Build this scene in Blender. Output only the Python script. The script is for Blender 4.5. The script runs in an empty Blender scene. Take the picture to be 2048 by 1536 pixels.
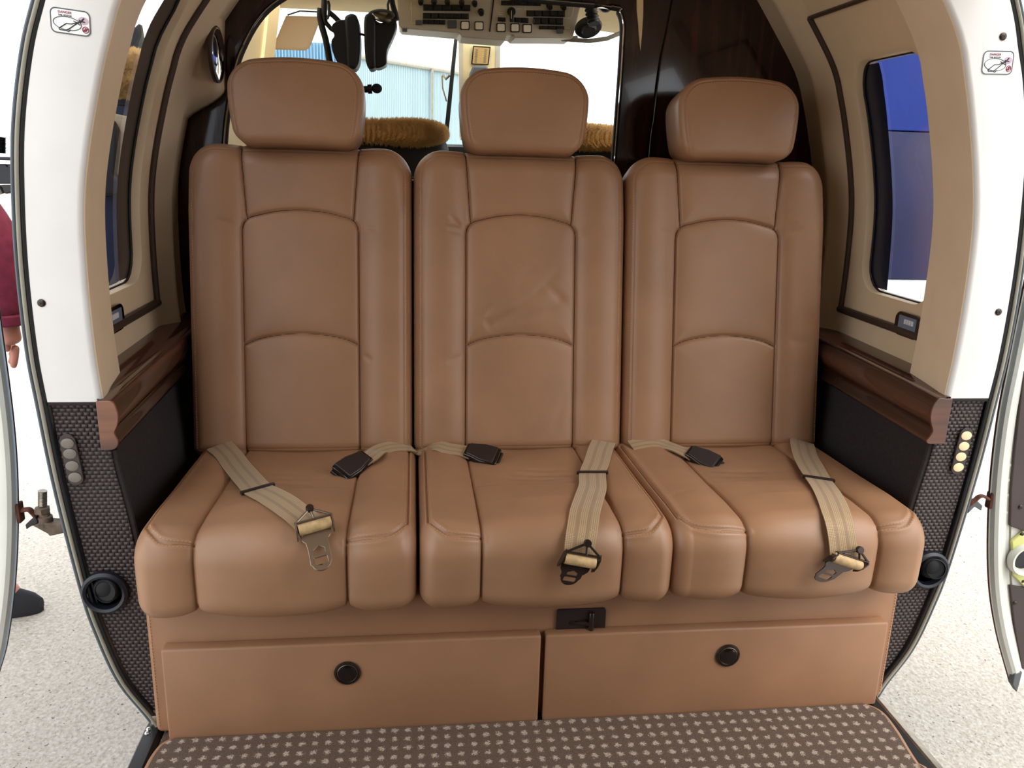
import bpy, bmesh, math, random
import numpy as np
from mathutils import Vector, Matrix
from mathutils.bvhtree import BVHTree
random.seed(7)
S = bpy.context.scene
C = S.collection
PI = math.pi

# ------------------------------------------------------------------ camera, world, sun, exposure
F = 1650.0
CAM = Vector((-0.2314, -1.3222, 1.0130)); YAW, PITCH, ROLL = 0.1223, 0.2651, 0.0303
W_ = Vector((math.sin(YAW)*math.cos(PITCH), math.cos(YAW)*math.cos(PITCH), -math.sin(PITCH)))
r0 = Vector((math.cos(YAW), -math.sin(YAW), 0)); u0 = r0.cross(W_)
R_ = r0*math.cos(ROLL) + u0*math.sin(ROLL)
U_ = -r0*math.sin(ROLL) + u0*math.cos(ROLL)
cd = bpy.data.cameras.new('camera'); cam = bpy.data.objects.new('camera', cd); C.objects.link(cam)
cd.sensor_width = 36; cd.lens = F/2048*36; cd.clip_start = 0.02; cd.clip_end = 300
m = Matrix.Identity(4)
for i in range(3):
    m[i][0] = R_[i]; m[i][1] = U_[i]; m[i][2] = -W_[i]; m[i][3] = CAM[i]
cam.matrix_world = m
S.camera = cam
S.view_settings.view_transform = 'Standard'; S.view_settings.look = 'None'
S.view_settings.gamma = 1; S.view_settings.use_curve_mapping = False
S.view_settings.exposure = 0.0

wd = bpy.data.worlds.new('world'); S.world = wd; wd.use_nodes = True
bg = wd.node_tree.nodes['Background']
bg.inputs['Color'].default_value = (0.93, 0.97, 1.0, 1); bg.inputs['Strength'].default_value = 2.55
sd = bpy.data.lights.new('sun', 'SUN'); so = bpy.data.objects.new('sun', sd); C.objects.link(so)
sd.energy = 2.2; sd.angle = math.radians(50.0); sd.color = (1, .95, .86)
so.location = (3, -5, 9)
so.rotation_euler = Vector((.50, -.42, .76)).to_track_quat('Z', 'Y').to_euler()

def ray(px, py): return W_ + R_*((px-1024)/F) - U_*((py-768)/F)
def onp(px, py, ax, v):
    d = ray(px, py); t = (v-CAM[ax])/d[ax]; return CAM + d*t
def ux(px, py, v): return onp(px, py, 0, v)
def uy(px, py, v): return onp(px, py, 1, v)
def uz(px, py, v): return onp(px, py, 2, v)

# ------------------------------------------------------------------ materials
def srgb(r, g, b):
    f = lambda c: (c/255/12.92 if c/255 <= .04045 else ((c/255+.055)/1.055)**2.4)
    return (f(r), f(g), f(b), 1)
class NT:
    def __init__(s, name):
        s.m = bpy.data.materials.new(name); s.m.use_nodes = True
        s.t = s.m.node_tree; s.b = s.t.nodes['Principled BSDF']
    def n(s, typ, **kw):
        nd = s.t.nodes.new(typ)
        for k, v in kw.items(): setattr(nd, k, v)
        return nd
    def l(s, a, b): s.t.links.new(a, b)
    def math(s, op, a, b=None, c=None):
        nd = s.n('ShaderNodeMath', operation=op)
        for i, v in enumerate((a, b, c)):
            if v is None: continue
            if isinstance(v, (int, float)): nd.inputs[i].default_value = v
            else: s.l(v, nd.inputs[i])
        return nd.outputs[0]
    def coords(s, kind='Object'): return s.n('ShaderNodeTexCoord').outputs[kind]
    def noise(s, co, scale, detail=3, rough=.5):
        nd = s.n('ShaderNodeTexNoise'); nd.inputs['Scale'].default_value = scale
        nd.inputs['Detail'].default_value = detail; nd.inputs['Roughness'].default_value = rough
        s.l(co, nd.inputs['Vector']); return nd.outputs['Fac']
    def scalev(s, co, v):
        nd = s.n('ShaderNodeMapping'); nd.inputs['Scale'].default_value = v; s.l(co, nd.inputs['Vector']); return nd.outputs[0]
    def mix(s, fac, a, b):
        nd = s.n('ShaderNodeMix', data_type='RGBA')
        if isinstance(fac, (int, float)): nd.inputs[0].default_value = fac
        else: s.l(fac, nd.inputs[0])
        for i, v in ((6, a), (7, b)):
            if isinstance(v, tuple): nd.inputs[i].default_value = v
            else: s.l(v, nd.inputs[i])
        return nd.outputs[2]
    def ramp(s, fac, *stops):
        nd = s.n('ShaderNodeValToRGB'); e = nd.color_ramp.elements
        while len(e) < len(stops): e.new(.5)
        for el, (p, c) in zip(e, stops): el.position = p; el.color = c
        s.l(fac, nd.inputs[0]); return nd.outputs[0]
    def bump(s, h, strength, dist=.001):
        nd = s.n('ShaderNodeBump'); nd.inputs['Strength'].default_value = strength; nd.inputs['Distance'].default_value = dist
        s.l(h, nd.inputs['Height']); s.l(nd.outputs[0], s.b.inputs['Normal'])
    def col(s, c):
        if isinstance(c, tuple): s.b.inputs['Base Color'].default_value = c
        else: s.l(c, s.b.inputs['Base Color'])
def M(name, c, rough=.5, metal=0, spec=.5, var=.06, nscale=12, bump=0, bscale=300, coat=0):
    n = NT(name); co = n.coords()
    f = n.noise(co, nscale)
    d = tuple(x*(1-var*2.2) for x in c[:3])+(1,); e = tuple(min(1, x*(1+var)) for x in c[:3])+(1,)
    n.col(n.ramp(f, (.3, d), (.7, e)))
    n.b.inputs['Roughness'].default_value = rough; n.b.inputs['Metallic'].default_value = metal
    n.b.inputs['Specular IOR Level'].default_value = spec
    n.b.inputs['Coat Weight'].default_value = coat; n.b.inputs['Coat Roughness'].default_value = .05
    if bump: n.bump(n.noise(co, bscale, 4), bump)
    return n.m
def leather(name, c, rough=.4):
    n = NT(name); co = n.coords()
    f = n.noise(co, 7, 4); c2 = tuple(x*.88 for x in c[:3])+(1,); c3 = tuple(min(1, x*1.07) for x in c[:3])+(1,)
    n.col(n.ramp(f, (.3, c2), (.72, c3)))
    v = n.n('ShaderNodeTexVoronoi'); v.inputs['Scale'].default_value = 650; n.l(co, v.inputs['Vector'])
    h = n.math('ADD', n.math('MULTIPLY', v.outputs['Distance'], .6), n.noise(co, 160, 5))
    n.bump(h, .16, .0006)
    r = n.n('ShaderNodeMapRange'); n.l(n.noise(co, 30, 3), r.inputs[0]); r.inputs[3].default_value = rough-.05; r.inputs[4].default_value = rough+.09
    n.l(r.outputs[0], n.b.inputs['Roughness'])
    n.b.inputs['Specular IOR Level'].default_value = .5
    return n.m
def wood(name, a, b, c, axis, rough=.12, coat=.6, scale=1.):
    n = NT(name); co = n.coords()
    sc = [26, 26, 26]; sc[axis] = 1.6
    p = n.scalev(co, tuple(x*scale for x in sc))
    f = n.noise(p, 1.0, 6, .62)
    w = n.n('ShaderNodeTexWave', wave_type='BANDS', bands_direction='XYZ'[(axis+1) % 3]); w.inputs['Scale'].default_value = .35
    w.inputs['Distortion'].default_value = 9; w.inputs['Detail'].default_value = 3; n.l(p, w.inputs['Vector'])
    g = n.math('ADD', n.math('MULTIPLY', f, .7), n.math('MULTIPLY', w.outputs['Fac'], .3))
    n.col(n.ramp(g, (.3, a), (.5, b), (.72, c)))
    n.b.inputs['Roughness'].default_value = rough; n.b.inputs['Coat Weight'].default_value = coat; n.b.inputs['Coat Roughness'].default_value = .03
    return n.m
def weave(name):
    n = NT(name); co = n.coords(); sx = n.n('ShaderNodeSeparateXYZ'); n.l(co, sx.inputs[0])
    v = n.math('DIVIDE', sx.outputs[2], .0068); row = n.math('FLOOR', v)
    u = n.math('ADD', n.math('DIVIDE', sx.outputs[0], .0104), n.math('MULTIPLY', n.math('MODULO', n.math('ADD', row, 1000.), 2.), .5))
    a = n.math('POWER', n.math('ABSOLUTE', n.math('SINE', n.math('MULTIPLY', u, PI))), .6)
    b = n.math('POWER', n.math('ABSOLUTE', n.math('SINE', n.math('MULTIPLY', v, PI))), .6)
    h = n.math('MULTIPLY', a, b)
    h2 = n.math('ADD', h, n.math('MULTIPLY', n.noise(co, 500, 3), .15))
    n.col(n.ramp(h, (.1, srgb(24, 19, 20)), (.75, srgb(72, 60, 60))))
    n.bump(h2, .9, .0035); n.b.inputs['Roughness'].default_value = .5
    return n.m
def carpet(name):
    n = NT(name); co = n.coords(); sx = n.n('ShaderNodeSeparateXYZ'); n.l(co, sx.inputs[0])
    nz = n.n('ShaderNodeTexNoise'); nz.inputs['Scale'].default_value = 190; nz.inputs['Detail'].default_value = 2; n.l(co, nz.inputs['Vector'])
    sc = n.n('ShaderNodeSeparateColor'); n.l(nz.outputs['Color'], sc.inputs[0])
    P = .0232
    def fr(i, k):
        q = n.math('DIVIDE', sx.outputs[i], P); q = n.math('ADD', q, n.math('MULTIPLY', n.math('SUBTRACT', sc.outputs[k], .5), .42))
        return n.math('SUBTRACT', n.math('FRACT', n.math('ADD', q, 500.)), .5)
    x, y = fr(0, 0), fr(1, 1)
    d = n.math('SQRT', n.math('ADD', n.math('MULTIPLY', x, x), n.math('MULTIPLY', y, y)))
    dot = n.math('LESS_THAN', n.math('ADD', d, n.math('MULTIPLY', n.math('SUBTRACT', n.noise(co, 420, 2), .5), .70)), .22)
    base = n.ramp(n.noise(co, 420, 3, .7), (.3, srgb(66, 46, 35)), (.7, srgb(140, 108, 86)))
    n.col(n.mix(dot, base, n.ramp(n.noise(co, 300, 2), (.3, srgb(190, 168, 150)), (.7, srgb(235, 218, 200)))))
    n.bump(n.noise(co, 480, 4, .8), 1.0, .006); n.b.inputs['Roughness'].default_value = .95
    n.b.inputs['Specular IOR Level'].default_value = .1; n.b.inputs['Sheen Weight'].default_value = .2
    return n.m
def tarmac(name):
    n = NT(name); co = n.coords()
    f = n.noise(co, 95, 6, .75); g = n.noise(co, 3, 3)
    v = n.n('ShaderNodeTexVoronoi'); v.inputs['Scale'].default_value = 95; n.l(co, v.inputs['Vector'])
    c = n.ramp(f, (.25, srgb(140, 128, 116)), (.42, srgb(206, 194, 180)), (.7, srgb(244, 236, 226)))
    dk = n.math('LESS_THAN', n.math('ADD', n.noise(co, 80, 3, .6), n.math('MULTIPLY', g, .06)), .36)
    c = n.mix(dk, c, srgb(96, 88, 80))
    n.col(c); n.bump(n.math('ADD', f, n.math('MULTIPLY', v.outputs['Distance'], .5)), .8, .01); n.b.inputs['Roughness'].default_value = .75
    return n.m
def glass(name, tint=(1, 1, 1, 1), refl=.06):
    n = NT(name); t = n.n('ShaderNodeBsdfTransparent'); t.inputs[0].default_value = tint
    g = n.n('ShaderNodeBsdfGlossy'); g.inputs['Roughness'].default_value = .02
    lw = n.n('ShaderNodeLayerWeight'); lw.inputs[0].default_value = .22
    fac = n.math('MULTIPLY', n.math('ADD', lw.outputs['Fresnel'], refl), .35)
    mx = n.n('ShaderNodeMixShader'); n.l(fac, mx.inputs[0]); n.l(t.outputs[0], mx.inputs[1]); n.l(g.outputs[0], mx.inputs[2])
    out = n.t.nodes['Material Output']; n.l(mx.outputs[0], out.inputs['Surface'])
    return n.m

LEATHER = leather('tan_leather', srgb(158, 118, 88))
LEATHER2 = leather('tan_panel_leather', srgb(156, 114, 84), .5)
THREAD = M('tan_thread', srgb(196, 146, 108), .7)
SEAM = M('seam_dark', srgb(70, 42, 28), .7)
WHITE = M('white_shell', srgb(230, 228, 226), .45, var=.015)
SIDESHADE = M('beige_side_shade', srgb(228, 206, 176), .6, var=.02)  # warm shade of the white frame's inner side, put into the colour
TAN = M('beige_lining', srgb(216, 192, 160), .6, var=.02, bump=.1, bscale=500)
BLACK = M('black_rubber', srgb(26, 26, 28), .5)
DKBLUE = M('navy_plastic', srgb(24, 26, 38), .45)
GREYSEAL = M('grey_rubber', srgb(150, 146, 132), .45)
SKIN_EDGE = M('blue_grey_paint', srgb(78, 86, 94), .35)
DARKFAB = M('dark_fabric', srgb(44, 38, 40), .9, var=.15, nscale=200, bump=.4, bscale=700)
WEAVE = weave('woven_leather')
CARPET = carpet('dotted_carpet')
TARMAC = tarmac('tarmac')
WOOD = wood('dark_gloss_wood', srgb(24, 12, 11), srgb(40, 19, 17), srgb(58, 30, 25), 2, coat=.25)
WOODY = wood('ledge_wood', srgb(28, 15, 12), srgb(58, 32, 25), srgb(92, 54, 42), 1, scale=.8)
WOODX = wood('end_grain_wood', srgb(52, 27, 17), srgb(98, 54, 35), srgb(132, 82, 57), 0, rough=.3, coat=.3, scale=.9)
GUN = M('gunmetal', srgb(150, 134, 118), .34, metal=.85)
DKMETAL = M('dark_metal', srgb(66, 54, 48), .25, metal=.6)
CHROME = M('chrome', srgb(225, 225, 225), .06, metal=1, var=.01)
STEEL = M('worn_steel', srgb(150, 140, 128), .35, metal=1, var=.15, nscale=60)
BRONZE = M('grimy_bronze', srgb(104, 86, 70), .6, var=.25, nscale=60)
RUST = M('rusty_rubber', srgb(104, 58, 42), .8, var=.3, nscale=80)
PLASTIC = M('dark_brown_plastic', srgb(44, 34, 33), .32)
SILL = M('black_sill', srgb(16, 15, 16), .38, spec=.3)
VENTIN = M('vent_interior', srgb(15, 15, 19), .6, spec=.3)
BLKGLOSS = M('gloss_black', srgb(18, 14, 14), .12, coat=.5)
BROWNTRIM = M('brown_trim', srgb(66, 52, 44), .4)
WEB = None
def webbing(name):
    n = NT(name); uv = n.coords('UV'); sx = n.n('ShaderNodeSeparateXYZ'); n.l(uv, sx.inputs[0])
    s = n.math('ABSOLUTE', n.math('SINE', n.math('MULTIPLY', sx.outputs[0], PI*16)))
    t = n.math('ABSOLUTE', n.math('SINE', n.math('MULTIPLY', sx.outputs[1], PI*420)))
    band = n.math('LESS_THAN', n.math('ABSOLUTE', n.math('SUBTRACT', n.math('ABSOLUTE', n.math('SUBTRACT', sx.outputs[0], .5)), .17)), .06)
    n.col(n.mix(band, n.ramp(n.math('MULTIPLY', s, t), (0, srgb(136, 109, 77)), (1, srgb(194, 164, 124))), srgb(144, 117, 85)))
    n.bump(n.math('ADD', s, t), .25, .0006); n.b.inputs['Roughness'].default_value = .6
    n.b.inputs['Sheen Weight'].default_value = .2
    return n.m
WEB = webbing('belt_webbing')
CREAM = M('cream_lining', srgb(250, 226, 172), .7, var=.03)
PANELGREY = M('panel_grey', srgb(200, 190, 172), .5, var=.03)
SWITCH = M('black_switch', srgb(20, 20, 22), .4)
LENS = M('ivory_button', srgb(252, 244, 222), .4)
SHEEP = M('sheepskin', srgb(254, 224, 178), .95, var=.2, nscale=40)
HANGAR = M('blue_corrugated_steel', srgb(132, 172, 200), .6, var=.06, nscale=.6)
HANGARW = M('pale_corrugated_steel', srgb(164, 186, 194), .6, var=.04, nscale=.6)
BLUE = M('blue_paint', srgb(18, 50, 142), .3, var=.1, nscale=2)
NAVYBAND = M('navy_tint_band', srgb(28, 32, 52), .3)
BROWNBAND = M('brown_tint_band', srgb(70, 60, 54), .4)
NAVY = M('navy_paint', srgb(34, 42, 70), .4)
GREYMARK = M('grey_ink', srgb(84, 88, 92), .6)
INKBLACK = M('black_ink', srgb(40, 36, 44), .6)
INKRED = M('red_ink', srgb(150, 60, 84), .6)
PINK = M('faded_pink_ink', srgb(206, 180, 198), .6)
STICKER = M('sticker_white', srgb(246, 248, 246), .35, var=.01)
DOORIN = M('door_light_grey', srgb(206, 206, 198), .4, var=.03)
DOORSHADE = M('door_blue_shade', srgb(168, 182, 200), .4, var=.04)  # bluish shade on the left door, put into its colour
BROWNPAD = M('brown_trim_panel', srgb(66, 54, 52), .7, bump=.3, bscale=600)
ZINC = M('yellow_green_primer', srgb(206, 206, 128), .6, var=.08)
MAROON = M('maroon_fleece', srgb(120, 34, 58), .9, var=.12, nscale=60, bump=.3, bscale=400)
SKINM = M('skin', srgb(206, 140, 122), .5, var=.08, nscale=30); SKINM.node_tree.nodes['Principled BSDF'].inputs['Subsurface Weight'].default_value = .1
JEANS = M('dark_trousers', srgb(52, 54, 66), .9)
SHOE = M('black_shoe', srgb(30, 28, 34), .8)
ORANGE = M('orange_sole', srgb(214, 104, 74), .7)
HAIR = M('dark_hair', srgb(48, 34, 26), .7)
PAPER = M('tan_placard', srgb(196, 158, 96), .6)
SCREEN = M('grey_blue_display', srgb(112, 124, 144), .3, var=.02)
WHITEBTN = M('white_button', srgb(214, 218, 224), .4, var=.02)
VISOR = M('smoked_visor', srgb(196, 176, 150), .4, var=.04)
LENSLT = M('cream_plastic_lens', srgb(238, 212, 168), .35, var=.02)
LENSGREY = M('grey_plastic_lens', srgb(116, 108, 100), .35, var=.06, nscale=90)
PANE = glass('tinted_window_pane', (.86, .9, .96, 1), .0)
SHIELD = glass('clear_windshield', (.97, 1, 1, 1), .02)

# ------------------------------------------------------------------ object helpers
def link(name, me, mat, parent=None, smooth=True):
    o = bpy.data.objects.new(name, me); C.objects.link(o)
    if mat is not None and not me.materials: me.materials.append(mat)
    if parent is not None:
        o.parent = parent
        o.matrix_parent_inverse = Matrix.Translation(-parent.location) if parent.parent is None and parent.type == 'EMPTY' else Matrix.Identity(4)
    if smooth:
        me.polygons.foreach_set('use_smooth', [True]*len(me.polygons))
    return o
def auto(me, ang=35):
    try: me.set_sharp_from_angle(angle=math.radians(ang))
    except Exception: pass
def tag(o, label, cat, group=None):
    o['label'] = label; o['category'] = cat
    if group: o['group'] = group
    return o
def struct(o, label=None):
    o['kind'] = 'structure'
    if label: o['label'] = label
    return o
def thing(name, label, cat, loc=(0, 0, 0), group=None):
    o = bpy.data.objects.new(name, None); C.objects.link(o); o.location = loc; o.empty_display_size = .05
    return tag(o, label, cat, group)
class MB:
    """collects shapes into one mesh"""
    def __init__(s): s.v = []; s.f = []
    def add(s, vs, fs):
        k = len(s.v); s.v += [tuple(v) for v in vs]; s.f += [tuple(i+k for i in f) for f in fs]; return s
    def box(s, c, size, rot=None, bev=0, seg=2):
        bm = bmesh.new(); bmesh.ops.create_cube(bm, size=1)
        for v in bm.verts: v.co = Vector((v.co.x*size[0], v.co.y*size[1], v.co.z*size[2]))
        if bev: bmesh.ops.bevel(bm, geom=list(bm.edges), offset=bev, segments=seg, affect='EDGES', profile=.5)
        mt = Matrix.Translation(Vector(c)) @ (rot.to_4x4() if rot else Matrix.Identity(4))
        bm.verts.ensure_lookup_table(); bm.verts.index_update()
        s.add([mt @ v.co for v in bm.verts], [[v.index for v in f.verts] for f in bm.faces]); bm.free(); return s
    def tube(s, pts, r, n=10, closed=False, cap=True, flat=None):
        pts = [Vector(p) for p in pts]; N = len(pts); rs = r if isinstance(r, (list, tuple)) else [r]*N
        vs, fs = [], []; up = None
        for i, p in enumerate(pts):
            a = pts[(i-1) % N] if (closed or i > 0) else p
            b = pts[(i+1) % N] if (closed or i < N-1) else p
            t = (b-a).normalized()
            if up is None:
                up = Vector((0, 0, 1)) if abs(t.z) < .9 else Vector((0, 1, 0))
            x = up - t*up.dot(t)
            if x.length < 1e-6: x = t.orthogonal()
            x.normalize(); up = x; y = t.cross(x)
            for k in range(n):
                an = 2*PI*k/n; fx = flat[0] if flat else 1; fy = flat[1] if flat else 1
                vs.append(p + x*math.cos(an)*rs[i]*fx + y*math.sin(an)*rs[i]*fy)
        for i in range(N if closed else N-1):
            j = (i+1) % N
            for k in range(n):
                k2 = (k+1) % n; fs.append((i*n+k, i*n+k2, j*n+k2, j*n+k))
        if cap and not closed:
            fs.append(tuple(range(n))[::-1]); fs.append(tuple((N-1)*n+k for k in range(n)))
        return s.add(vs, fs)
    def lathe(s, prof, c, axis, n=40, ref=None):
        """prof: list of (radius, height along axis)"""
        ax = Vector(axis).normalized(); x = (Vector(ref) if ref else ax.orthogonal()).normalized(); x = (x-ax*x.dot(ax)).normalized(); y = ax.cross(x); c = Vector(c)
        vs, fs = [], []
        for r, h in prof:
            for k in range(n):
                an = 2*PI*k/n; vs.append(c + ax*h + (x*math.cos(an)+y*math.sin(an))*r)
        for i in range(len(prof)-1):
            for k in range(n):
                k2 = (k+1) % n; fs.append((i*n+k, i*n+k2, (i+1)*n+k2, (i+1)*n+k))
        fs.append(tuple(range(n))[::-1]); fs.append(tuple((len(prof)-1)*n+k for k in range(n)))
        return s.add(vs, fs)
    def prism(s, pts, d):
        """closed polygon (3D points) extruded by vector d"""
        pts = [Vector(p) for p in pts]; d = Vector(d); n = len(pts)
        fs = [tuple(range(n))[::-1], tuple(range(n, 2*n))] + [(i, (i+1) % n, n+(i+1) % n, n+i) for i in range(n)]
        return s.add(pts + [p+d for p in pts], fs)
    def sphere(s, c, r, n=16, m=10, mat=None):
        vs, fs = [], []; r = r if isinstance(r, (tuple, list)) else (r, r, r); mt = mat or Matrix.Identity(3)
        for i in range(m+1):
            th = PI*i/m
            for k in range(n):
                an = 2*PI*k/n
                vs.append(Vector(c) + mt @ Vector((r[0]*math.sin(th)*math.cos(an), r[1]*math.sin(th)*math.sin(an), r[2]*math.cos(th))))
        for i in range(m):
            for k in range(n):
                k2 = (k+1) % n; fs.append((i*n+k, (i+1)*n+k, (i+1)*n+k2, i*n+k2))
        return s.add(vs, fs)
    def grid(s, P, closed_u=False):
        """P: rows of points"""
        nr, nc = len(P), len(P[0]); vs = [p for row in P for p in row]; fs = []
        for i in range(nr-1):
            for j in range(nc if closed_u else nc-1):
                j2 = (j+1) % nc; fs.append((i*nc+j, i*nc+j2, (i+1)*nc+j2, (i+1)*nc+j))
        return s.add(vs, fs)
    def mesh(s, name, weld=1e-5):
        me = bpy.data.meshes.new(name); me.from_pydata(s.v, [], s.f)
        bm = bmesh.new(); bm.from_mesh(me)
        if weld: bmesh.ops.remove_doubles(bm, verts=bm.verts, dist=weld)
        bmesh.ops.recalc_face_normals(bm, faces=bm.faces); bm.to_mesh(me); bm.free()
        return me
    def obj(s, name, mat, parent=None, smooth=True, ang=35, bev=0):
        me = s.mesh(name); o = link(name, me, mat, parent, smooth)
        if smooth: auto(me, ang)
        if bev:
            b = o.modifiers.new('bevel', 'BEVEL'); b.width = bev; b.segments = 3; b.limit_method = 'ANGLE'; b.angle_limit = math.radians(40)
        return o
def rrect(cx, cy, w, h, r, n=6):
    out = []
    for sx, sy, a0 in ((1, 1, 0), (-1, 1, 90), (-1, -1, 180), (1, -1, 270)):
        for k in range(n+1):
            a = math.radians(a0+90*k/n); out.append((cx+sx*(w/2-r)+r*math.cos(a), cy+sy*(h/2-r)+r*math.sin(a)))
    return out
def npmesh(name, co, quads):
    me = bpy.data.meshes.new(name); co = np.asarray(co, np.float32); q = np.asarray(quads, np.int32)
    me.vertices.add(len(co)); me.vertices.foreach_set('co', co.ravel())
    me.loops.add(q.size); me.loops.foreach_set('vertex_index', q.ravel())
    me.polygons.add(len(q)); me.polygons.foreach_set('loop_start', np.arange(0, q.size, 4, dtype=np.int32))
    try: me.polygons.foreach_set('loop_total', np.full(len(q), 4, np.int32))
    except Exception: pass
    me.update(calc_edges=True); me.validate(); return me
def smoothc(pts, n=8, closed=False):
    """Catmull-Rom through points"""
    P = [Vector(p) for p in pts]; N = len(P); out = []
    for i in range(N if closed else N-1):
        a = P[(i-1) % N] if closed or i > 0 else P[i]*2-P[i+1]
        b, c = P[i], P[(i+1) % N]
        d = P[(i+2) % N] if closed or i < N-2 else c*2-b
        for k in range(n):
            t = k/n; out.append(.5*((2*b)+(c-a)*t+(2*a-5*b+4*c-d)*t*t+(3*b-a-3*c+d)*t**3))
    if not closed: out.append(P[-1])
    return out
def text(name, body, size, origin, xa, ya, mat, parent, align='LEFT', lift=.0):
    cu = bpy.data.curves.new(name, 'FONT'); cu.body = body; cu.size = size; cu.align_x = align; cu.extrude = .00012; cu.offset = size*.012
    o = bpy.data.objects.new(name, cu); C.objects.link(o)
    me = bpy.data.meshes.new_from_object(o); bpy.data.objects.remove(o)
    X = Vector(xa).normalized(); Yv = Vector(ya).normalized(); Z = X.cross(Yv)
    mt = Matrix((X, Yv, Z)).transposed().to_4x4(); mt.translation = Vector(origin)+Z*lift
    me.transform(mt); me.materials.clear(); me.name = name
    return link(name, me, mat, parent, False)
# ------------------------------------------------------------------ padded leather panels
REC, YB, ZB = 0.1835, 0.3953, 0.4043
ES = np.array([0, math.sin(REC), math.cos(REC)]); EN = np.array([0, -math.cos(REC), math.sin(REC)])
def segdist(X, Y, poly):
    d = np.full(X.shape, 9.)
    for (x0, y0), (x1, y1) in zip(poly[:-1], poly[1:]):
        dx, dy = x1-x0, y1-y0; L = dx*dx+dy*dy+1e-12
        t = np.clip(((X-x0)*dx+(Y-y0)*dy)/L, 0, 1)
        d = np.minimum(d, np.hypot(X-x0-t*dx, Y-y0-t*dy))
    return d
def curve2(pts, n=8): return [(p.x, p.y) for p in smoothc([(a, b, 0) for a, b in pts], n)]
def edge_dist(X, Sv, hw, s0, s1, rt, rb):
    r = np.where(Sv > (s0+s1)/2, rt, rb)
    qx = np.abs(X)-hw+r; qy = np.abs(Sv-(s0+s1)/2)-(s1-s0)/2+r
    return -(np.hypot(np.maximum(qx, 0), np.maximum(qy, 0))+np.minimum(np.maximum(qx, qy), 0)-r)
def roll(e, R):
    k = np.clip(R-e, 0, R); return R-np.sqrt(np.maximum(R*R-k*k, 0))
def dens(n, edge=.6):
    t = np.linspace(-1, 1, n); return (1-edge)*t+edge*np.sin(t*PI/2)
def padded(name, hw, s0, s1, rt, rb, D, mapper, nx, ns, depth, mat, parent):
    u = dens(nx); sv = (s0+s1)/2+(s1-s0)/2*dens(ns)
    def w(s):
        r = np.where(s > (s0+s1)/2, rt, rb); q = np.abs(s-(s0+s1)/2)-(s1-s0)/2+r
        q = np.clip(q, 0, r*.999); return hw-r+np.sqrt(np.maximum(r*r-q*q, 0))
    X = u[None, :]*w(sv)[:, None]; Sv = np.repeat(sv[:, None], nx, 1)
    e = edge_dist(X, Sv, hw, s0, s1, rt, rb)
    d = D(X, Sv, np.maximum(e, 0))
    N = nx*ns
    front = mapper(X, Sv, d).reshape(-1, 3)
    back = mapper(X*.985, (Sv-(s0+s1)/2)*.99+(s0+s1)/2, np.full_like(X, -depth)).reshape(-1, 3)
    i, j = np.meshgrid(np.arange(ns-1), np.arange(nx-1), indexing='ij'); a = (i*nx+j).ravel()
    q = np.stack([a, a+1, a+nx+1, a+nx], 1)
    ring = list(range(nx))+[r*nx+nx-1 for r in range(1, ns)]+[(ns-1)*nx+c for c in range(nx-2, -1, -1)]+[r*nx for r in range(ns-2, 0, -1)]
    ring = np.array(ring); nxt = np.roll(ring, -1)
    side = np.stack([nxt, ring, ring+N, nxt+N], 1)
    me = npmesh(name, np.concatenate([front, back]), np.concatenate([q, q[:, ::-1]+N, side]))
    bm = bmesh.new(); bm.from_mesh(me); bmesh.ops.recalc_face_normals(bm, faces=bm.faces); bm.to_mesh(me); bm.free()
    return link(name, me, mat, parent)
def surf(mapper, D, args, x, s):
    """point and outward normal of a padded surface"""
    h = 2e-3
    def P(x, s):
        X = np.array([[x]]); Sv = np.array([[s]]); e = np.maximum(edge_dist(X, Sv, *args), 0)
        return Vector(mapper(X, Sv, D(X, Sv, e))[0, 0])
    p = P(x, s); a = P(x+h, s)-P(x-h, s); b = P(x, s+h)-P(x, s-h)
    return p, a.cross(b).normalized()
def resample(pts, step):
    P = [Vector((a, b, 0)) for a, b in pts]; out = [P[0].copy()]; acc = 0
    for a, b in zip(P[:-1], P[1:]):
        L = (b-a).length; t = step-acc
        while t <= L: out.append(a.lerp(b, t/L)); t += step
        acc = (acc+L) % step
    return [(p.x, p.y) for p in out]
def stitches(name, fn, path, offs, parent, mat, step=.0052, ln=.0034, wd=.0009):
    mb = MB()
    for off in offs:
        pts = [Vector((a, b, 0)) for a, b in path]; sh = []
        for k in range(len(pts)):
            t = pts[min(k+1, len(pts)-1)]-pts[max(k-1, 0)]; t.normalize(); sh.append((pts[k].x-t.y*off, pts[k].y+t.x*off))
        rs = resample(sh, step)
        for (xa, sa), (xb, sb) in zip(rs[:-1], rs[1:]):
            p, n = fn(xa, sa); q, _ = fn(xb, sb); t = (q-p)
            if t.length < 1e-5 or t.length > .02: continue
            t.normalize(); b = n.cross(t).normalized(); c = p+n*.0003
            vs = [c+t*(i*ln/2)+b*(j*wd/2)+n*k*.0006 for i in (-1, 1) for j in (-1, 1) for k in (-1, 1)]
            mb.add(vs, [(0, 1, 3, 2), (4, 6, 7, 5), (0, 4, 5, 1), (2, 3, 7, 6), (0, 2, 6, 4), (1, 5, 7, 3)])
    return mb.obj(name, mat, parent, False)
def crease(X, Sv, c):
    (x0, s0), (x1, s1), amp, wdt = c
    d = segdist(X, Sv, [(x0, s0), (x1, s1)])
    dx, dy = x1-x0, s1-s0; L = math.hypot(dx, dy); t = np.clip(((X-x0)*dx+(Sv-s0)*dy)/L/L, 0, 1)
    return -amp*np.exp(-(d/(wdt*1.5))**2)*np.sin(PI*np.clip(t, .02, .98))
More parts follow.
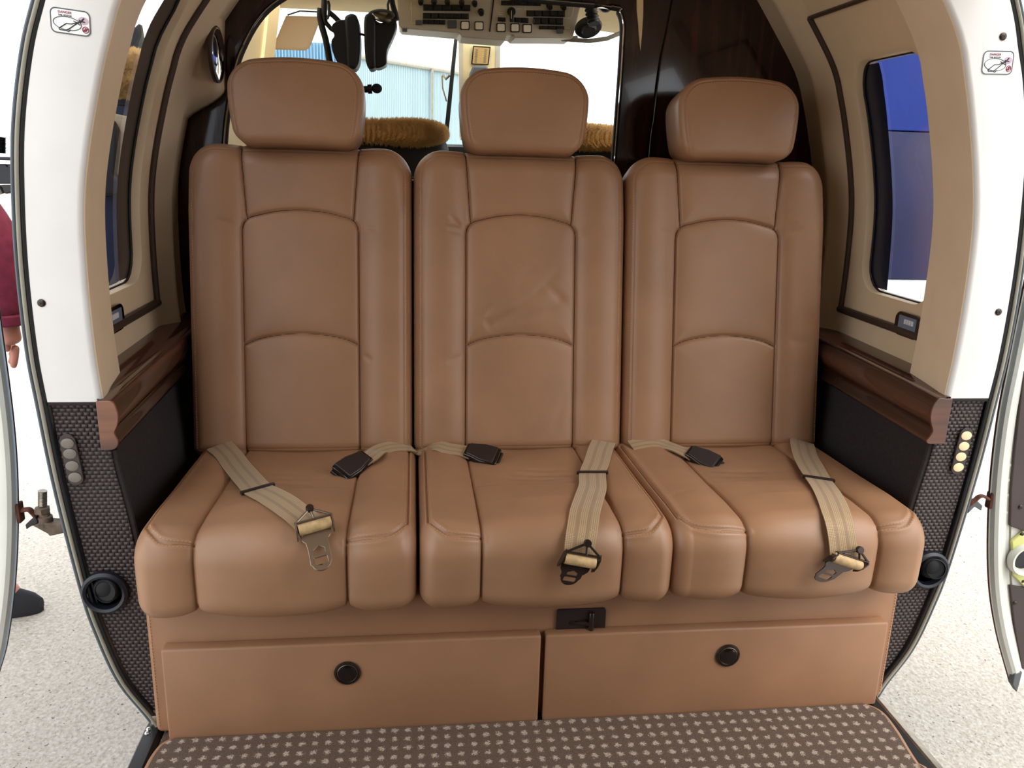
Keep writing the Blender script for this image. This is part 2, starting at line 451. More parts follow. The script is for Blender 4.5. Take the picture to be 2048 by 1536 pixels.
# --- backrest
BK = dict(hw=.2330, s0=-.02, s1=.640, rt=.062, rb=.02)
ARCH1 = curve2([(-.1205, .430), (-.1195, .466), (-.108, .484), (-.085, .4915), (-.045, .500), (0, .503), (.045, .500), (.085, .4915), (.108, .484), (.1195, .466), (.1205, .430)], 6)
SEAMS_B = [[(-.1205, -.03), (-.1205, .44)], [(.1205, -.03), (.1205, .44)], ARCH1,
           curve2([(-.110, .482), (-.1115, .50), (-.116, .56), (-.124, .66)], 4), curve2([(.110, .482), (.1115, .50), (.116, .56), (.124, .66)], 4),
           curve2([(-.1205, .218), (-.09, .231), (-.045, .240), (0, .243), (.045, .240), (.09, .231), (.1205, .218)], 5)]
def back_fn(extra):
    def D(X, Sv, e):
        ds = np.full(X.shape, 9.)
        for p in SEAMS_B: ds = np.minimum(ds, segdist(X, Sv, p))
        inner = np.abs(X) < .1205
        d = .0065*(1-np.exp(-ds/.013))-.0055*np.exp(-(ds/.0024)**2)-.005
        d += np.where(inner, .004*np.cos(X/.1205*PI/2), .012*np.sin(np.clip((np.abs(X)-.1205)/.11, 0, 1)*PI)**.8)
        d -= roll(e, .030+.018*np.clip((Sv-.50)/.1, 0, 1))
        d -= .0012*np.exp(-((e-.016)/.0016)**2)
        for c in extra: d += crease(X, Sv, c)
        return d
    return D
def back_map(xo):
    def f(X, Sv, D):
        o = np.zeros(X.shape+(3,)); o[..., 0] = X+xo
        o[..., 1] = YB+Sv*ES[1]+D*EN[1]; o[..., 2] = ZB+Sv*ES[2]+D*EN[2]; return o
    return f
# --- headrest
HD = dict(hw=.134, s0=.630, s1=.803, rt=.052, rb=.034)
def head_D(X, Sv, e):
    e2 = edge_dist(X, Sv, .134, .50, .803, .052, .034)
    d = .052-roll(e, .019)+.010*np.cos(np.clip(X/.14, -1, 1)*PI/2)*np.cos(np.clip((Sv-.715)/.1, -1, 1)*PI/2)
    d -= .0026*np.exp(-((e2-.0125)/.0016)**2)
    return d
def head_map(xo):
    def f(X, Sv, D):
        t = np.clip((Sv-.63)/.17, 0, 1)
        xx = X*(.905+.115*np.sin(np.minimum(t*1.35, 1)*PI/2))
        sh = Sv-.014*(X/.134)**2*t-.002*(X/.134)**2
        o = np.zeros(X.shape+(3,)); o[..., 0] = xx+xo
        o[..., 1] = YB+sh*ES[1]+D*EN[1]; o[..., 2] = ZB+sh*ES[2]+D*EN[2]; return o
    return f
# --- seat cushion: profile in (y, z) from rear to under the front edge
def cushion_profile():
    pts = [(.455, .392), (.40, .396), (.30, .400), (.155, .404), (.05, .409)]
    c, r = (-.017, .363), .046
    pts += [(c[0]+r*math.cos(math.radians(a)), c[1]+r*math.sin(math.radians(a))) for a in range(88, 181, 8)]
    pts += [(-.063, .335), (-.0615, .305)]
    c, r = (-.034, .2985), .0275
    pts += [(c[0]+r*math.cos(math.radians(a)), c[1]+r*math.sin(math.radians(a))) for a in range(185, 271, 12)]
    pts += [(.02, .2705), (.06, .2705)]
    p = np.array(pts); L = np.concatenate([[0], np.cumsum(np.hypot(*np.diff(p, axis=0).T))])
    s = np.linspace(0, L[-1], 400); q = np.stack([np.interp(s, L, p[:, 0]), np.interp(s, L, p[:, 1])], 1)
    k = np.hanning(15); k /= k.sum()
    for i in (0, 1): q[:, i] = np.convolve(np.pad(q[:, i], 7, mode='reflect', reflect_type='odd'), k, 'valid')
    t = np.gradient(q, axis=0); t /= np.linalg.norm(t, axis=1)[:, None]
    return s, q, np.stack([t[:, 1], -t[:, 0]], 1)*1.0
CS, CQ, CN = cushion_profile(); CL = CS[-1]
def s_at_y(y): return float(np.interp(-y, -CQ[:200, 0], CS[:200]))
S_SEAM = float(CS[np.argmin(np.abs(CQ[:, 0]+.050)+np.where(CQ[:, 1] < .36, 9, 0))]); S_FOLD = s_at_y(.158)
CU = dict(s0=0., s1=CL, rt=.02, rb=.03)
def cush_fn(hw, so, extra):
    """so: offset of the seam layout from the centre of the cushion"""
    sl, sr = so-.1235, so+.1215
    cross = []
    for sg, xs in ((-1, sl), (1, sr)):
        ed = sg*(hw-.016)
        cross.append(curve2([(xs, S_SEAM), ((xs*.5+ed*.5), S_SEAM-.001), (ed-sg*.022, S_SEAM-.009), (ed-sg*.003, S_SEAM-.032), (ed, S_SEAM-.075), (ed, .06)], 6))
    def D(X, Sv, e):
        dv = np.minimum(np.abs(X-sl), np.abs(X-sr))
        d = .008*(1-np.exp(-dv/.015))-.0058*np.exp(-(dv/.0024)**2)-.003
        inner = (X > sl) & (X < sr); u = np.clip((X-so)/.1225, -1, 1)
        d += np.where(inner, .010*np.cos(u*PI/2)*np.clip((Sv-S_FOLD)/.1, -.7, 1.)*np.clip((CL-.05-Sv)/.06, .2, 1), .006*np.sin(np.clip(np.minimum(np.abs(X-sl), np.abs(X-sr))/.1, 0, 1)*PI))
        step = 1/(1+np.exp((Sv-S_FOLD)/.0028))
        d += np.where(inner, (-.0035*step-.0018*np.exp(-((Sv-S_FOLD)/.003)**2))*np.clip((.1225-np.abs(X-so))/.01, 0, 1), 0)
        for c in cross: d -= .0035*np.exp(-(segdist(X, Sv, c)/.0024)**2)-.0018*np.exp(-((segdist(X, Sv, c)-.006)/.004)**2)
        d -= roll(e, .030)
        for c in extra: d += crease(X, Sv, c)
        return d
    return D, cross
def cush_map(xo):
    def f(X, Sv, D):
        o = np.zeros(X.shape+(3,)); o[..., 0] = X+xo
        o[..., 1] = np.interp(Sv, CS, CQ[:, 0])+D*np.interp(Sv, CS, CN[:, 0]); o[..., 2] = np.interp(Sv, CS, CQ[:, 1])+D*np.interp(Sv, CS, CN[:, 1]); return o
    return f
SEAT_X = (-.4685, .001, .4685)
CUSH = ((-.684, -.2275), (-.2235, .2185), (.2145, .688))
WR_B = ([((-.13, .47), (-.175, .478), .0022, .004), ((.13, .47), (.165, .462), .002, .004), ((.125, .20), (.15, .185), .002, .004)],
        [((-.125, .468), (-.16, .500), .003, .0045), ((-.128, .475), (-.185, .487), .003, .004), ((-.125, .46), (-.165, .468), .002, .004), ((.125, .465), (.17, .48), .0026, .005),
         ((-.045, .275), (.055, .345), .0032, .007), ((-.085, .255), (.02, .30), .003, .007), ((.02, .27), (.105, .33), .0025, .007), ((-.09, .29), (-.05, .24), .0025, .006), ((.05, .36), (.11, .30), .0022, .007), ((-.02, .33), (.03, .40), .0016, .008),
         ((-.07, .262), (-.01, .30), .0022, .005), ((-.02, .262), (.05, .30), .002, .005), ((.01, .31), (.09, .39), .002, .006), ((-.10, .27), (-.06, .31), .002, .005), ((-.03, .36), (-.06, .43), .0012, .007),
         ((-.125, .20), (-.165, .18), .0022, .005), ((.07, .02), (.11, .12), .0012, .008)],
        [((.125, .47), (.175, .486), .0028, .0045), ((.128, .478), (.16, .50), .0018, .004), ((-.13, .47), (-.17, .475), .0016, .004), ((.14, .24), (.19, .22), .0016, .008)])
WR_C = ([((-.09, S_FOLD-.05), (.03, S_FOLD-.03), .0018, .009), ((-.11, S_FOLD-.11), (.02, S_FOLD-.10), .0014, .008)],
        [((-.03, S_FOLD-.08), (.1, S_FOLD-.06), .0024, .006), ((-.06, S_FOLD-.05), (.08, S_FOLD-.035), .0022, .006), ((-.02, S_FOLD-.11), (.09, S_FOLD-.09), .0018, .006)],
        [((-.1, S_FOLD-.04), (.06, S_FOLD-.035), .0018, .008), ((-.08, S_FOLD-.07), (.08, S_FOLD-.075), .0016, .007), ((-.21, S_SEAM-.13), (-.15, S_SEAM-.145), .0014, .006)])
SEAT_LBL = ('tan leather cabin seat at the left end of the bench, beside the speaker housing',
            'tan leather middle seat of the bench with the most creased backrest',
            'tan leather cabin seat at the right end of the bench, beside the blue window')
bv, bf = [], []
for k in range(3):
    t = thing('cabin_seat', SEAT_LBL[k], 'seat', (SEAT_X[k], .2, .270), 'three bench seats')
    bm_, bD = back_map(SEAT_X[k]), back_fn(WR_B[k])
    bk = padded('backrest', BK['hw'], BK['s0'], BK['s1'], BK['rt'], BK['rb'], bD, bm_, 250, 330, .085, LEATHER, t)
    fb = lambda x, s, m=bm_, D=bD: surf(m, D, tuple(BK.values()), x, s)
    ed = BK['hw']-.013
    for sg in (-1, 1):
        stitches('stitching', fb, [(sg*ed, .0), (sg*ed, .57)], (0,), bk, THREAD, .0055, .003, .0007)
    hm = head_map(SEAT_X[k])
    hd = padded('headrest', HD['hw'], HD['s0'], HD['s1'], HD['rt'], HD['rb'], head_D, hm, 150, 110, .055, LEATHER, t)
    fh = lambda x, s, m=hm: surf(m, head_D, tuple(HD.values()), x, s)
    q = .0165
    rr = rrect(0, 0, 2*(HD['hw']-q), .42, .036, 8); zo = .803-q-.21
    rim = [(HD['hw']-q, .642)]+[(x, y+zo) for x, y in rr[:18]]+[(-(HD['hw']-q), .642)]
    stitches('stitching', fh, rim, (0,), hd, THREAD, .0055, .003, .0007)
    for p in SEAMS_B:
        p2 = [(x, min(max(v, -.012), .628)) for x, v in resample(p, .006)]
        MB().tube([a+n*.0007 for a, n in (fb(x, v) for x, v in p2)], .0011, 6).obj('seam', SEAM, bk)
    x0, x1 = CUSH[k]; hw = (x1-x0)/2; xc = (x0+x1)/2; so = (SEAT_X[k]+.004)-xc
    cD, cross = cush_fn(hw, so, WR_C[k]); cm = cush_map(xc)
    cu = padded('seat_cushion', hw, 0, CL, .03, .03, cD, cm, 250, 330, .02, LEATHER, t)
    # solid core under the leather so the gaps between cushions are closed
    me = cu.data; bm = bmesh.new(); bm.from_mesh(me)
    core = [(float(y), float(z)) for y, z in (CQ-CN*.024)[10:-6:12]]
    mb = MB().prism([(x0+.02, y, z) for y, z in core]+[(x0+.02, .44, .273)], (x1-x0-.04, 0, 0))
    vs = [bm.verts.new(v) for v in mb.v]
    for f in mb.f: bm.faces.new([vs[i] for i in f])
    bm.to_mesh(me); bm.free()
    fc = lambda x, s, m=cm, D=cD, h=hw: surf(m, D, (h, 0, CL, .03, .03), x, s)
    for p in ([(so-.1235, .012), (so-.1235, CL-.035)], [(so+.1215, .012), (so+.1215, CL-.035)]):
        MB().tube([a+n*.0006 for a, n in (fc(x, v) for x, v in resample(p, .006))], .0011, 6).obj('seam', SEAM, cu)
    for c in cross:
        MB().tube([a+n*.0005 for a, n in (fc(x, v) for x, v in resample(c, .006))], .0009, 6).obj('seam', SEAM, cu)
    for c in cross: stitches('stitching', fc, c, (-.0042, .0042), cu, THREAD, .0056, .0034, .0009)
    for o in (bk, cu):
        n0 = len(bv); co = np.empty(len(o.data.vertices)*3, np.float32); o.data.vertices.foreach_get('co', co)
        bv += [Vector(v) for v in co.reshape(-1, 3)]; bf += [[n0+i for i in p.vertices] for p in o.data.polygons]
BVH = BVHTree.FromPolygons(bv, bf); bv = bf = None
def hit(px, py):
    loc, nor, i, dist = BVH.ray_cast(CAM, ray(px, py).normalized())
    if loc is None or loc.y > .47:                     # between two cushions: nearest leather
        loc, nor, i, dist = BVH.find_nearest(uz(px, py, .402))
    if nor.dot(ray(px, py)) > 0: nor = -nor
    return loc, nor

# ------------------------------------------------------------------ bench base with drawers
t = thing('bench_base', 'tan leather covered bench box with two drawers under the three seats', 'bench', (0, .2, 0))
mb = MB().box((0, .235, .134), (1.384, .47, .264), bev=.012, seg=4)
body = mb.obj('body', LEATHER2, t)
for sx in (-1, 1):
    mb = MB()
    for z in np.arange(.02, .24, .0062): mb.box((sx*.684, -.0005, z), (.0008, .0012, .0038))
    mb.obj('stitching', THREAD, body, False)
ZT = .187
for sx, px, py in ((-1, 695, 1345), (1, 1455, 1310)):
    x0, x1 = sorted((sx*.0045, sx*.663))
    d = MB().box(((x0+x1)/2, -.011, (ZT+.006)/2), (x1-x0, .026, ZT-.006), bev=.0045, seg=3).obj('drawer', LEATHER2, t)
    c = uy(px, py, -.024)
    kb = MB().lathe([(.0225, 0), (.0235, .0015), (.0225, .0035), (.019, .0042), (.0185, .002), (.0, .002)], c, (0, -1, 0), 48).obj('pull_ring', DKMETAL, d)
    cap = MB().lathe([(.0165, 0), (.0165, .0025), (.0155, .0048), (.010, .0062), (0, .0066)], c+Vector((0, -.0015, 0)), (0, -1, 0), 48).obj('pull_button', BLKGLOSS, kb)
    MB().tube([c+Vector((.0172*math.cos(a), -.0035, .0172*math.sin(a))) for a in np.linspace(0, 2*PI, 41)[:-1]], .0007, 6, closed=True).obj('ring_edge', GUN, kb)
# latch plate and lever
a, b = uy(1113, 1218, -.001), uy(1209, 1262, -.001); cx, cz = (a.x+b.x)/2, (a.z+b.z)/2; w, h = b.x-a.x, a.z-b.z
pl = MB().prism([(x, .0, z) for x, z in rrect(cx, cz, w, h, .005)], (0, -.005, 0)).obj('latch_plate', PLASTIC, t, bev=.0012)
MB().prism([(x, -.0045, z) for x, z in rrect(cx-.014, cz-.003, .018, .009, .0044)], (0, -.0012, 0)).obj('latch_slot', BLKGLOSS, pl)
lv = MB().tube([(cx-.012, -.006, cz-.002), (cx+.004, -.008, cz-.001), (cx+.018, -.010, cz-.004)], [.0022, .0035, .0035], 10)
lv.lathe([(.0045, 0), (.005, .001), (.005, h*.62), (.0045, h*.64), (.0045, h*.68), (.005, h*.7), (.005, h*1.18), (.0042, h*1.2)], (cx+.018, -.010, cz+h*.40), (0, 0, -1), 20)
lv.obj('latch_lever', DKMETAL, pl)

# ------------------------------------------------------------------ seat belts
def plate(outer, holes, fr, th):
    from mathutils.geometry import tessellate_polygon
    O, X, Y, Z = fr; loops = [outer]+holes
    flat = [p for l in loops for p in l]
    tri = tessellate_polygon([[Vector((x, y, 0)) for x, y in l] for l in loops])
    top = [O+X*x+Y*y+Z*(th/2) for x, y in flat]; bot = [p-Z*th for p in top]; n = len(flat)
    fs = [tuple(f) for f in tri]+[tuple(i+n for i in f[::-1]) for f in tri]; k = 0
    for l in loops:
        m = len(l); fs += [(k+i, k+(i+1) % m, n+k+(i+1) % m, n+k+i) for i in range(m)]; k += m
    return MB().add(top+bot, fs)
def ribbon(name, P, N, w, parent, mat, th=.0014, twist=None):
    n = len(P); vs, uv = [], []; L = 0
    for i in range(n):
        t = (P[min(i+1, n-1)]-P[max(i-1, 0)]).normalized(); b = t.cross(N[i]).normalized(); nn = b.cross(t).normalized()
        if i: L += (P[i]-P[i-1]).length
        for sx, sz in ((-1, 1), (-.5, 1), (0, 1), (.5, 1), (1, 1), (1, -1), (0, -1), (-1, -1)):
            vs.append(P[i]+b*(sx*w/2)+nn*(sz*th/2)); uv.append((sx/2+.5, L))
    fs = [(i*8+k, i*8+(k+1) % 8, (i+1)*8+(k+1) % 8, (i+1)*8+k) for i in range(n-1) for k in range(8)]
    fs += [tuple(range(8))[::-1], tuple((n-1)*8+k for k in range(8))]
    me = bpy.data.meshes.new(name); me.from_pydata([tuple(v) for v in vs], [], fs); l = me.uv_layers.new(name='UVMap')
    for lp in me.loops: l.data[lp.index].uv = uv[lp.vertex_index]
    bm = bmesh.new(); bm.from_mesh(me); bmesh.ops.recalc_face_normals(bm, faces=bm.faces); bm.to_mesh(me); bm.free()
    o = link(name, me, mat, parent); auto(me, 50); return o
def belt_path(pxs, lift):
    P, N = [], []
    for i, (a, b) in enumerate(pxs):
        p, n = hit(a, b); l = lift[i] if isinstance(lift, (list, tuple)) else lift
        P.append(p+n*l); N.append(n)
    return P, N
def dense(P, N, n=6):
    Q = smoothc(P, n); M_ = smoothc(N, n); return Q, [v.normalized() for v in M_]
BELTS = (([(439, 889), (455, 914), (475, 945), (500, 972), (516, 985), (541, 998), (566, 1013), (590, 1031), (608, 1046), (629, 1063)], 4, (595, 1072), (663, 1053), (617, 1029), (641, 1139), 'beige lap belt with worn bright tongue lying on the left seat'),
         ([(1207, 889), (1201, 905), (1195, 930), (1190, 961), (1184, 980), (1178, 1000), (1169, 1030), (1163, 1060), (1157, 1085), (1154, 1114)], 3, (1121, 1109), (1187, 1121), (1161, 1086), (1136, 1154), 'beige lap belt with dark tongue hanging over the middle seat front'),
         ([(1601, 880), (1605, 896), (1611, 915), (1622, 940), (1635, 966), (1650, 985), (1662, 1008), (1670, 1035), (1675, 1065), (1682, 1114)], 4, (1654, 1106), (1709, 1124), (1694, 1089), (1633, 1150), 'beige lap belt with dark tongue tilted sideways on the right seat front'))
for k, (pxs, kp, pl_, pr_, kn, tip, lbl) in enumerate(BELTS):
    n = len(pxs); lift = [.007]+[.0065]*(n-4)+[.008, .012, .016]
    if k == 0: lift = [.007]+[.0065]*(n-3)+[.008, .012]
    P, N = belt_path(pxs, lift)
    N = [(nv*.15+Vector((0, -.22, .97))*(.85 if i < n-3 else .25)).normalized() if i < n-2 else nv for i, nv in enumerate(N)]
    for i in range(1, n-3): P[i].z = max(P[i].z, (P[i-1].z+P[i+1].z)/2-.001)
    t = thing('lap_belt', lbl, 'seat belt', tuple(P[0]), 'lap belts with tongues')
    Rc = P[-1]; Nn = (N[-1]*.6+N[-2]*.4).normalized()
    Nn = (Nn+Vector((0, -.35, .1))).normalized()
    def onpl(a, b, O=Rc, Nn=Nn):
        d = ray(a, b); return CAM+d*((O-CAM).dot(Nn)/d.dot(Nn))
    X = (onpl(*pr_)-onpl(*pl_)).normalized(); Yd = onpl(*tip)-Rc; Lt = Yd.length
    Yd = (Yd-X*Yd.dot(X)*.35).normalized(); Zn = X.cross(Yd).normalized()
    if Zn.dot(Nn) < 0: Zn = -Zn
    P[-1] = Rc-Zn*.004
    Q, M_ = dense(P, N); ribbon('webbing', Q, M_, .053, t, WEB)
    # second layer of webbing doubled back above the keeper
    kc, kn_ = P[kp], N[kp]; tk = (P[kp+1]-P[kp-1]).normalized(); bx = tk.cross(kn_).normalized(); rot = Matrix((bx, tk, kn_)).transposed()
    kpm = MB().box(kc+kn_*.003, (.062, .009, .003), rot, bev=.001).box(kc-kn_*.0015, (.062, .009, .002), rot, bev=.0008)
    kpm.box(kc+kn_*.001-bx*.0295, (.004, .009, .006), rot, bev=.001).box(kc+kn_*.001+bx*.0295, (.004, .009, .006), rot, bev=.001)
    kpm.obj('keeper', PLASTIC, t)
    hwid = .030
    mt = GUN if k == 0 else DKMETAL
    # roller wrapped in webbing
    MB().lathe([(.0088, -hwid+.003), (.0092, -hwid+.005), (.0092, hwid-.005), (.0088, hwid-.003)], Rc+Zn*.003, X, 28).obj('webbing_roll', WEB if False else LENSLT if False else M('webbing_roll_%s' % 'abc'[k], srgb(196, 164, 118), .55, var=.12, nscale=90), t)
    fr = MB()
    for sg in (-1, 1):
        o = Rc+X*(sg*hwid)
        fr.prism([o+Yd*y+Zn*z-X*.0012 for y, z in ((-.016, .002), (-.008, .012), (.004, .0125), (.014, .006), (.017, -.002), (.012, -.006), (-.012, -.005))], X*.0024)
    ap = Rc+Yd*-.033+Zn*.006+X*(onpl(*kn)-Rc).dot(X)*.8
    for sg in (-1, 1): fr.tube([Rc+X*(sg*hwid)-Yd*.012+Zn*.006, ap.lerp(Rc+X*(sg*hwid)-Yd*.012+Zn*.006, .5), ap], .0022, 8)
    fr.tube([Rc+X*-hwid-Yd*.0125+Zn*.006, Rc+X*hwid-Yd*.0125+Zn*.006], .0022, 8); fr.tube([ap, Rc-Yd*.0125+Zn*.007+X*(ap-Rc).dot(X)*.8], .0022, 8)
    fr.obj('adjuster_frame', mt, t)
    kb = MB().lathe([(.0058, -.004), (.0066, -.003), (.0066, .003), (.0058, .0042), (0, .0045)], ap+Zn*.001, Zn, 24).obj('release_knob', DKMETAL, t)
    Lp = max(Lt, .045)
    outer = [(-.0255, .006), (-.024, .018), (-.019, .024)]+[(-.0175+0*i, .024+(Lp-.036)*i/3) for i in range(1, 4)]
    outer += [(.0155*math.cos(math.radians(a)), Lp-.013+.014*math.sin(math.radians(a))) for a in range(170, 9, -20)]
    outer += [(.0175, Lp-.014), (.0175, .024), (.019, .024), (.024, .018), (.0255, .006)]
    h1 = [(-.009, Lp*.62), (.009, Lp*.62), (.009, Lp*.52), (0, Lp*.43), (-.009, Lp*.52)]
    h2 = rrect(0, Lp*.78, .021, Lp*.17, .002, 2)
    tz = Zn*-.003
    tg = plate(outer, [h1, h2], (Rc+tz, X, Yd, Zn), .003).obj('tongue', mt, t, bev=.0007)
# buckle halves
BUCK = (([(826, 893), (805, 896), (780, 898), (757, 905), (742, 918), (728, 934)], (734, 928), (668, 957), 'dark brown belt buckle facing left on the left seat'),
        ([(829, 900), (850, 897), (875, 896), (895, 901), (914, 909), (936, 918)], (932, 915), (1003, 925), 'dark brown belt buckle at the back of the middle seat'),
        ([(1262, 896), (1285, 891), (1312, 889), (1335, 896), (1355, 910), (1376, 924)], (1374, 917), (1446, 934), 'dark brown belt buckle on the right seat'))
for k, (pxs, b0, b1, lbl) in enumerate(BUCK):
    P, N = belt_path(pxs, .004)
    t = thing('belt_buckle', lbl, 'belt buckle', tuple(P[0]), 'belt buckles')
    p0, n0 = hit(*b0); p1, n1 = hit(*b1); n0 = Vector((0, -.42, .90)).normalized()
    Yd = p1-p0; L = max(.058, min(.072, Yd.length)); Yd = (Yd-n0*Yd.dot(n0)).normalized(); X = Yd.cross(n0).normalized(); O = p0+Vector((0, 0, .007))
    P[-1] = O+Yd*.012+n0*.008; P[-2] = O-Yd*.012+n0*.007
    Q, M_ = dense(P, N); M_ = [(m_+n0*.5).normalized() for m_ in M_]
    M_ = [(Vector((0, -.3, .95))+m_*.3).normalized() for m_ in M_]
    st = ribbon('strap', Q, M_, .040, t, WEB, .0028)
    prof = [(-.017, -.002), (-.0195, L*.22), (-.0255, L*.5), (-.0255, L*.93), (-.022, L), (.022, L), (.0255, L*.93), (.0255, L*.5), (.0195, L*.22), (.017, -.002)]
    bd = MB().prism([O+X*x+Yd*y for x, y in prof], n0*.018).obj('buckle_body', BLKGLOSS, t, bev=.0022)
    lid = [(-.016, .004), (-.0185, L*.24), (-.0240, L*.5), (-.0240, L*.90), (.0240, L*.90), (.0240, L*.5), (.0185, L*.24), (.016, .004)]
    MB().prism([O+X*x+Yd*y+n0*.016 for x, y in lid], n0*.0062).obj('lift_lid', PLASTIC, t, bev=.0022)
    MB().tube([O-X*.0225+Yd*(L+.001)+n0*.006, O+X*.0225+Yd*(L+.001)+n0*.006], .0035, 12).obj('mouth_bar', DKMETAL, t)
# ------------------------------------------------------------------ cabin shell: door frames, side walls, ledges
def interp(tab):
    P = smoothc([(z, x, 0) for z, x in tab], 10); zz = [p.x for p in P]; xx = [p.y for p in P]
    return lambda z: float(np.interp(z, zz, xx))
FO = interp([(-.03, .690), (.02, .712), (.1, .757), (.2, .786), (.28, .801), (.466, .823), (.615, .834), (.7, .839), (.82, .838), (.93, .831), (1.04, .818), (1.145, .794), (1.213, .770), (1.285, .741), (1.47, .645)])
FI = interp([(.55, .731), (.62, .733), (.7, .737), (.81, .737), (.92, .731), (1.01, .715), (1.115, .687), (1.17, .669), (1.218, .651), (1.28, .612), (1.47, .47)])
FW = interp([(-.03, .655), (.0, .66), (.2, .690), (.30, .700), (.382, .708), (.446, .717), (.518, .727), (.62, .731)])
GW = lambda z: FI(max(z, .6))+.055
ZS = .617
def screw(c, d, parent, r=.0050):
    mb = MB().lathe([(r*1.25, 0), (r*1.25, .0006), (r, .0014), (r*.5, .0022), (0, .0024)], c, d, 20); s_ = mb.obj('screw', DKMETAL, parent)
    x = Vector(d).orthogonal().normalized(); y = Vector(d).cross(x); o = Vector(c)+Vector(d).normalized()*.0022
    k = MB().box(o, (r*1.1, r*.25, .0008), Matrix((x, y, Vector(d))).transposed()).box(o, (r*.25, r*1.1, .0008), Matrix((x, y, Vector(d))).transposed())
    k.obj('cross_slot', BLACK, s_, False)
    return s_
FRAME = {}
for sg, nm in ((-1, 'trim_1'), (1, 'trim_2')):
    rows = []
    for z in np.linspace(ZS, 1.46, 60):
        xo, xi = FO(z)-.017, FI(z); r = .009
        sec = [(xo, .14), (xo, .024), (xo-.003, .020)]
        sec += [(xi+r-r*math.sin(math.radians(a)), .020+r-r*math.cos(math.radians(a))) for a in (0, 15, 30, 45, 60, 75, 90)]
        sec += [(xi+.003, .05), (xi+.010, .10), (xi+.020, .170), (xo, .170)]
        rows.append([(sg*x, y, z) for x, y in sec])
    mb = MB().grid(rows, True); n = len(rows[0])
    mb.f += [tuple(range(n)), tuple(len(mb.v)-n+k for k in range(n))]
    fr = struct(mb.obj(nm, WHITE, ang=50)); FRAME[sg] = fr
    MB().grid([[(sg*(FI(z)-.0012+dx), y, z) for dx, y in ((.0022, .0265), (0, .0285), (.0018, .05), (.010, .10), (.020, .172), (.026, .172))] for z in np.linspace(ZS+.001, 1.46, 60)]).obj('side_shade', SIDESHADE, fr)  # skin over the frame's inner side, coloured as its warm shade
    zz = np.linspace(-.02, 1.46, 90)
    MB().tube([(sg*(FO(z)-.0155), .022, z) for z in zz], .0032, 8).obj('gap_seal', BLACK, fr)
    MB().tube([(sg*(FO(z)-.0095), .019, z) for z in zz], .0032, 10).obj('grey_seal', GREYSEAL, fr)
    MB().tube([(sg*(FO(z)-.003), .021, z) for z in zz], .0032, 10).obj('skin_edge', SKIN_EDGE, fr)
    MB().grid([[(sg*(FO(z)-.001), y, z) for y in (.02, .10, .165)] for z in zz]).obj('outer_skin', SKIN_EDGE, fr)
for px, py, sg in ((83, 606, -1), (1997, 624, 1), (2006, 73, 1)):
    screw(uy(px, py, .0195), (0, -1, 0), FRAME[sg])
# woven lower panels
for sg in (-1, 1):
    side = 'left' if sg < 0 else 'right'
    rows = []
    for z in np.linspace(-.01, ZS-.002, 50):
        xo, xi = FO(z)-.019, FW(z)
        rows.append([(sg*x, y, z) for x, y in ((xo, .05), (xo, .030), (xo-.003, .026), (xi+.006, .026), (xi+.001, .028), (xi, .034), (xi+.002, .05))])
    mb = MB().grid(rows, True); mb.f += [tuple(range(7)), tuple(len(mb.v)-7+k for k in range(7))]
    wp = mb.obj('woven_panel', WEAVE, ang=40)
    tag(wp, 'dark woven leather panel on the lower %s door frame, %s' % (side, 'four grey oval openings in it' if sg < 0 else 'four cream oval openings in it'), 'wall panel', 'woven lower panels')
    MB().tube([(sg*(FW(z)-.0015), .036, z) for z in np.linspace(0, .53, 40)], .0055, 8).obj('piping', BLKGLOSS if False else DARKFAB, wp)
    MB().tube([(sg*(FW(ZS)+.002), .024, ZS-.003), (sg*(FO(ZS)-.02), .024, ZS-.003)], .004, 8).obj('top_binding', DARKFAB, wp)
    ov = ((137, 885), (142, 906), (146.5, 930), (152, 953)) if sg < 0 else ((1930, 870), (1925, 891), (1919, 912), (1914, 933))
    P = [uy(a, b, .024) for a, b in ov]; up = (P[0]-P[-1]).normalized(); xr = Vector((up.z, 0, -up.x))
    cen = sum(P, Vector())/4; ln = (P[0]-P[-1]).length
    vt = MB().prism([cen+xr*x+up*y for x, y in rrect(0, 0, .026, ln+.030, .0128, 8)], (0, -.0035, 0)).obj('oval_vent', PLASTIC, wp, bev=.0012)
    for p in P:
        MB().lathe([(1.0, 0), (1.0, .0006), (.8, .0012), (.3, .0016), (0, .0017)], (0, 0, 0), (0, -1, 0), 28)
        lens = MB(); lens.lathe([(.0102, 0), (.0102, .0008), (.0085, .0014), (.004, .0017), (0, .0018)], (0, 0, 0), (0, -1, 0), 28)
        lens.v = [tuple(p+Vector((0, -.0095, 0))*.42+xr*(Vector(v).dot(xr)*1.02)+up*(Vector(v).dot(up)*.84)+Vector((0, v[1], 0))) for v in lens.v]
        lens.obj('oval_opening', LENSGREY if sg < 0 else LENSLT, vt)
    c = uy(210, 1185, .02) if sg < 0 else uy(1858, 1140, .02)
    av = MB().lathe([(.038, 0), (.0395, .004), (.0385, .010), (.034, .014), (.0295, .012), (.028, .004), (.0275, -.004), (0, -.004)], (c.x, .026, c.z), (0, -1, 0), 56).obj('air_vent', DKBLUE)
    tag(av, 'round navy air vent low on the %s woven panel%s' % (side, ', in full view' if sg < 0 else ', half hidden by the seat cushion'), 'vent', 'low round air vents')
    MB().sphere((c.x+.004, .022, c.z+.006), (.0235, .014, .0235), 28, 14).obj('vent_ball', VENTIN, av)
    MB().lathe([(.018, 0), (.020, .003), (.018, .005), (.0165, .002), (0, .001)], (c.x+.006, .012, c.z+.007), (-.2, -1, .2), 40).obj('vent_nozzle', VENTIN, av)
